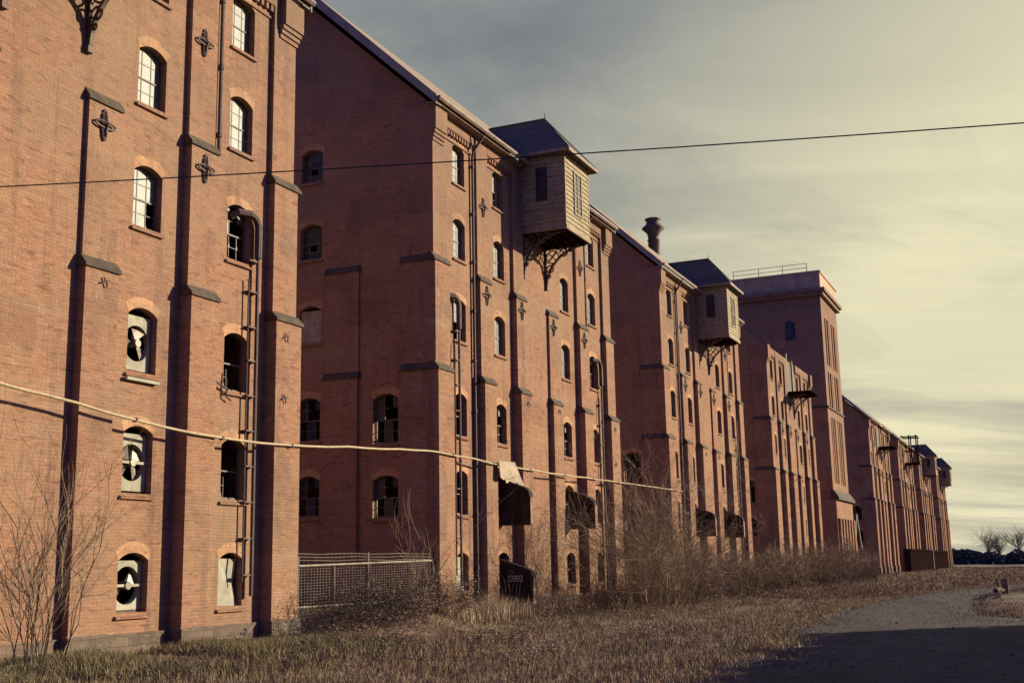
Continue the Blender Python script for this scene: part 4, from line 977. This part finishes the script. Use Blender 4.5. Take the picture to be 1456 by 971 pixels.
def ma(op, a, b=0, clamp=False):
    q = new('ShaderNodeMath', operation=op); q.use_clamp = clamp
    for i, v in enumerate((a, b)):
        if isinstance(v, (int, float)): q.inputs[i].default_value = v
        else: t.links.new(v, q.inputs[i])
    return q.outputs[0]
def mx(f, a, b, mode='MIX'):
    q = new('ShaderNodeMix', data_type='RGBA', blend_type=mode)
    for v, i in ((f, 0), (a, 6), (b, 7)):
        if isinstance(v, (int, float)): q.inputs[i].default_value = v
        elif isinstance(v, tuple): q.inputs[i].default_value = (*v, 1)
        else: t.links.new(v, q.inputs[i])
    return q.outputs[2]
def ramp(f, *st):
    q = new('ShaderNodeValToRGB'); e = q.color_ramp.elements
    while len(e) < len(st): e.new(.5)
    for el, (p, c) in zip(e, st): el.position = p; el.color = (*c, 1) if isinstance(c, tuple) else (c, c, c, 1)
    t.links.new(f, q.inputs[0]); return q.outputs[0]
sky = new('ShaderNodeTexSky'); sky.sky_type = 'NISHITA'; sky.sun_disc = False; sky.sun_elevation = elev; sky.sun_rotation = azim; sky.air_density = 1.2; sky.dust_density = 2.5; sky.ozone_density = 1.5
tc = new('ShaderNodeTexCoord'); dirv = tc.outputs['Generated']; sp = new('ShaderNodeSeparateXYZ'); t.links.new(dirv, sp.inputs[0])
zc = ma('MAXIMUM', sp.outputs[2], 0.0); den = ma('ADD', zc, .16)
px = ma('DIVIDE', sp.outputs[0], den); py = ma('DIVIDE', sp.outputs[1], den); cb = new('ShaderNodeCombineXYZ'); t.links.new(px, cb.inputs[0]); t.links.new(py, cb.inputs[1])
def cloud(rot, sc, scale, detail, rough, dist=0, off=(0, 0, 0)):
    """streaky cloud on a flat high layer: turn the layer, then stretch it along the streaks"""
    vr = new('ShaderNodeVectorRotate', rotation_type='Z_AXIS'); vr.inputs['Angle'].default_value = rot; t.links.new(cb.outputs[0], vr.inputs['Vector'])
    m = new('ShaderNodeMapping'); m.inputs['Scale'].default_value = sc; m.inputs['Location'].default_value = off; t.links.new(vr.outputs[0], m.inputs['Vector'])
    q = new('ShaderNodeTexNoise'); q.inputs['Scale'].default_value = scale; q.inputs['Detail'].default_value = detail; q.inputs['Roughness'].default_value = rough; q.inputs['Distortion'].default_value = dist; t.links.new(m.outputs[0], q.inputs['Vector']); return q.outputs['Fac']
sunh = Vector((sd.x, sd.y, .10)).normalized()
dt = vm('DOT_PRODUCT', dirv, tuple(sunh)).outputs['Value']           # nearness to the sun's side of the sky
glow = ramp(ma('ADD', ma('SUBTRACT', dt, sp.outputs[2]), .5), (.43, 0.0), (.87, 1.0))
thin = mx(glow, (2.45, 2.66, 2.78), (8.2, 7.55, 4.95))                 # veil of high cloud: grey away from the sun, cream towards it
lit = mx(glow, (4.1, 4.0, 3.65), (9.2, 8.5, 5.6)); grey = mx(glow, (1.8, 2.05, 2.2), (5.3, 5.1, 4.0))
base = mx(.93, sky.outputs[0], thin)
c1 = ramp(cloud(R(76), (.6, 1.15, 1), 1.0, 9, .62, .9), (.46, 0.0), (.66, .9))
c2 = ramp(cloud(R(58), (.55, 1.25, 1), 1.15, 9, .62, .8, (3, 1, 0)), (.47, 0.0), (.66, .85))
k = mx(c1, base, lit); k = mx(c2, k, grey)
lowb = ma('MULTIPLY', ramp(cloud(R(67), (.22, 1.1, 1), 1.5, 5, .6, .3, (1, 5, 0)), (.46, 0.0), (.62, 1.0)), ramp(sp.outputs[2], (.02, 1.0), (.17, 0.0)))
k = mx(ma('MULTIPLY', lowb, .75), k, (3.3, 3.0, 2.75))
# unseen sky west and overhead, made deep blue to darken and cool the shade
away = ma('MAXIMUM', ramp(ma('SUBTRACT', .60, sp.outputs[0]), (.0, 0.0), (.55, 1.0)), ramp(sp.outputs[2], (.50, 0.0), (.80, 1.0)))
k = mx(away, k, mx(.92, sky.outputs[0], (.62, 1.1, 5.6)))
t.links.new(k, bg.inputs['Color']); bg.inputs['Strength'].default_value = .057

cam = bpy.data.cameras.new('camera'); co = bpy.data.objects.new('camera', cam); col.objects.link(co); scn.camera = co
cam.sensor_width = 36; cam.lens = 41.4214; cam.clip_end = 5000; cam.clip_start = .1
Rv, Uv, Fv = Vector((.41122652, -.9113428, -.01862924)), Vector((-.16032342, -.09243141, .98272724)), Vector((.89732333, .4011368, .18411984))
co.matrix_world = Matrix(((Rv.x, Uv.x, -Fv.x, CX), (Rv.y, Uv.y, -Fv.y, CY), (Rv.z, Uv.z, -Fv.z, 2.05), (0, 0, 0, 1)))
scn.render.resolution_x = 1024; scn.render.resolution_y = 682
scn.view_settings.view_transform = 'Standard'; scn.view_settings.look = 'None'; scn.view_settings.exposure = .78; scn.view_settings.gamma = 1
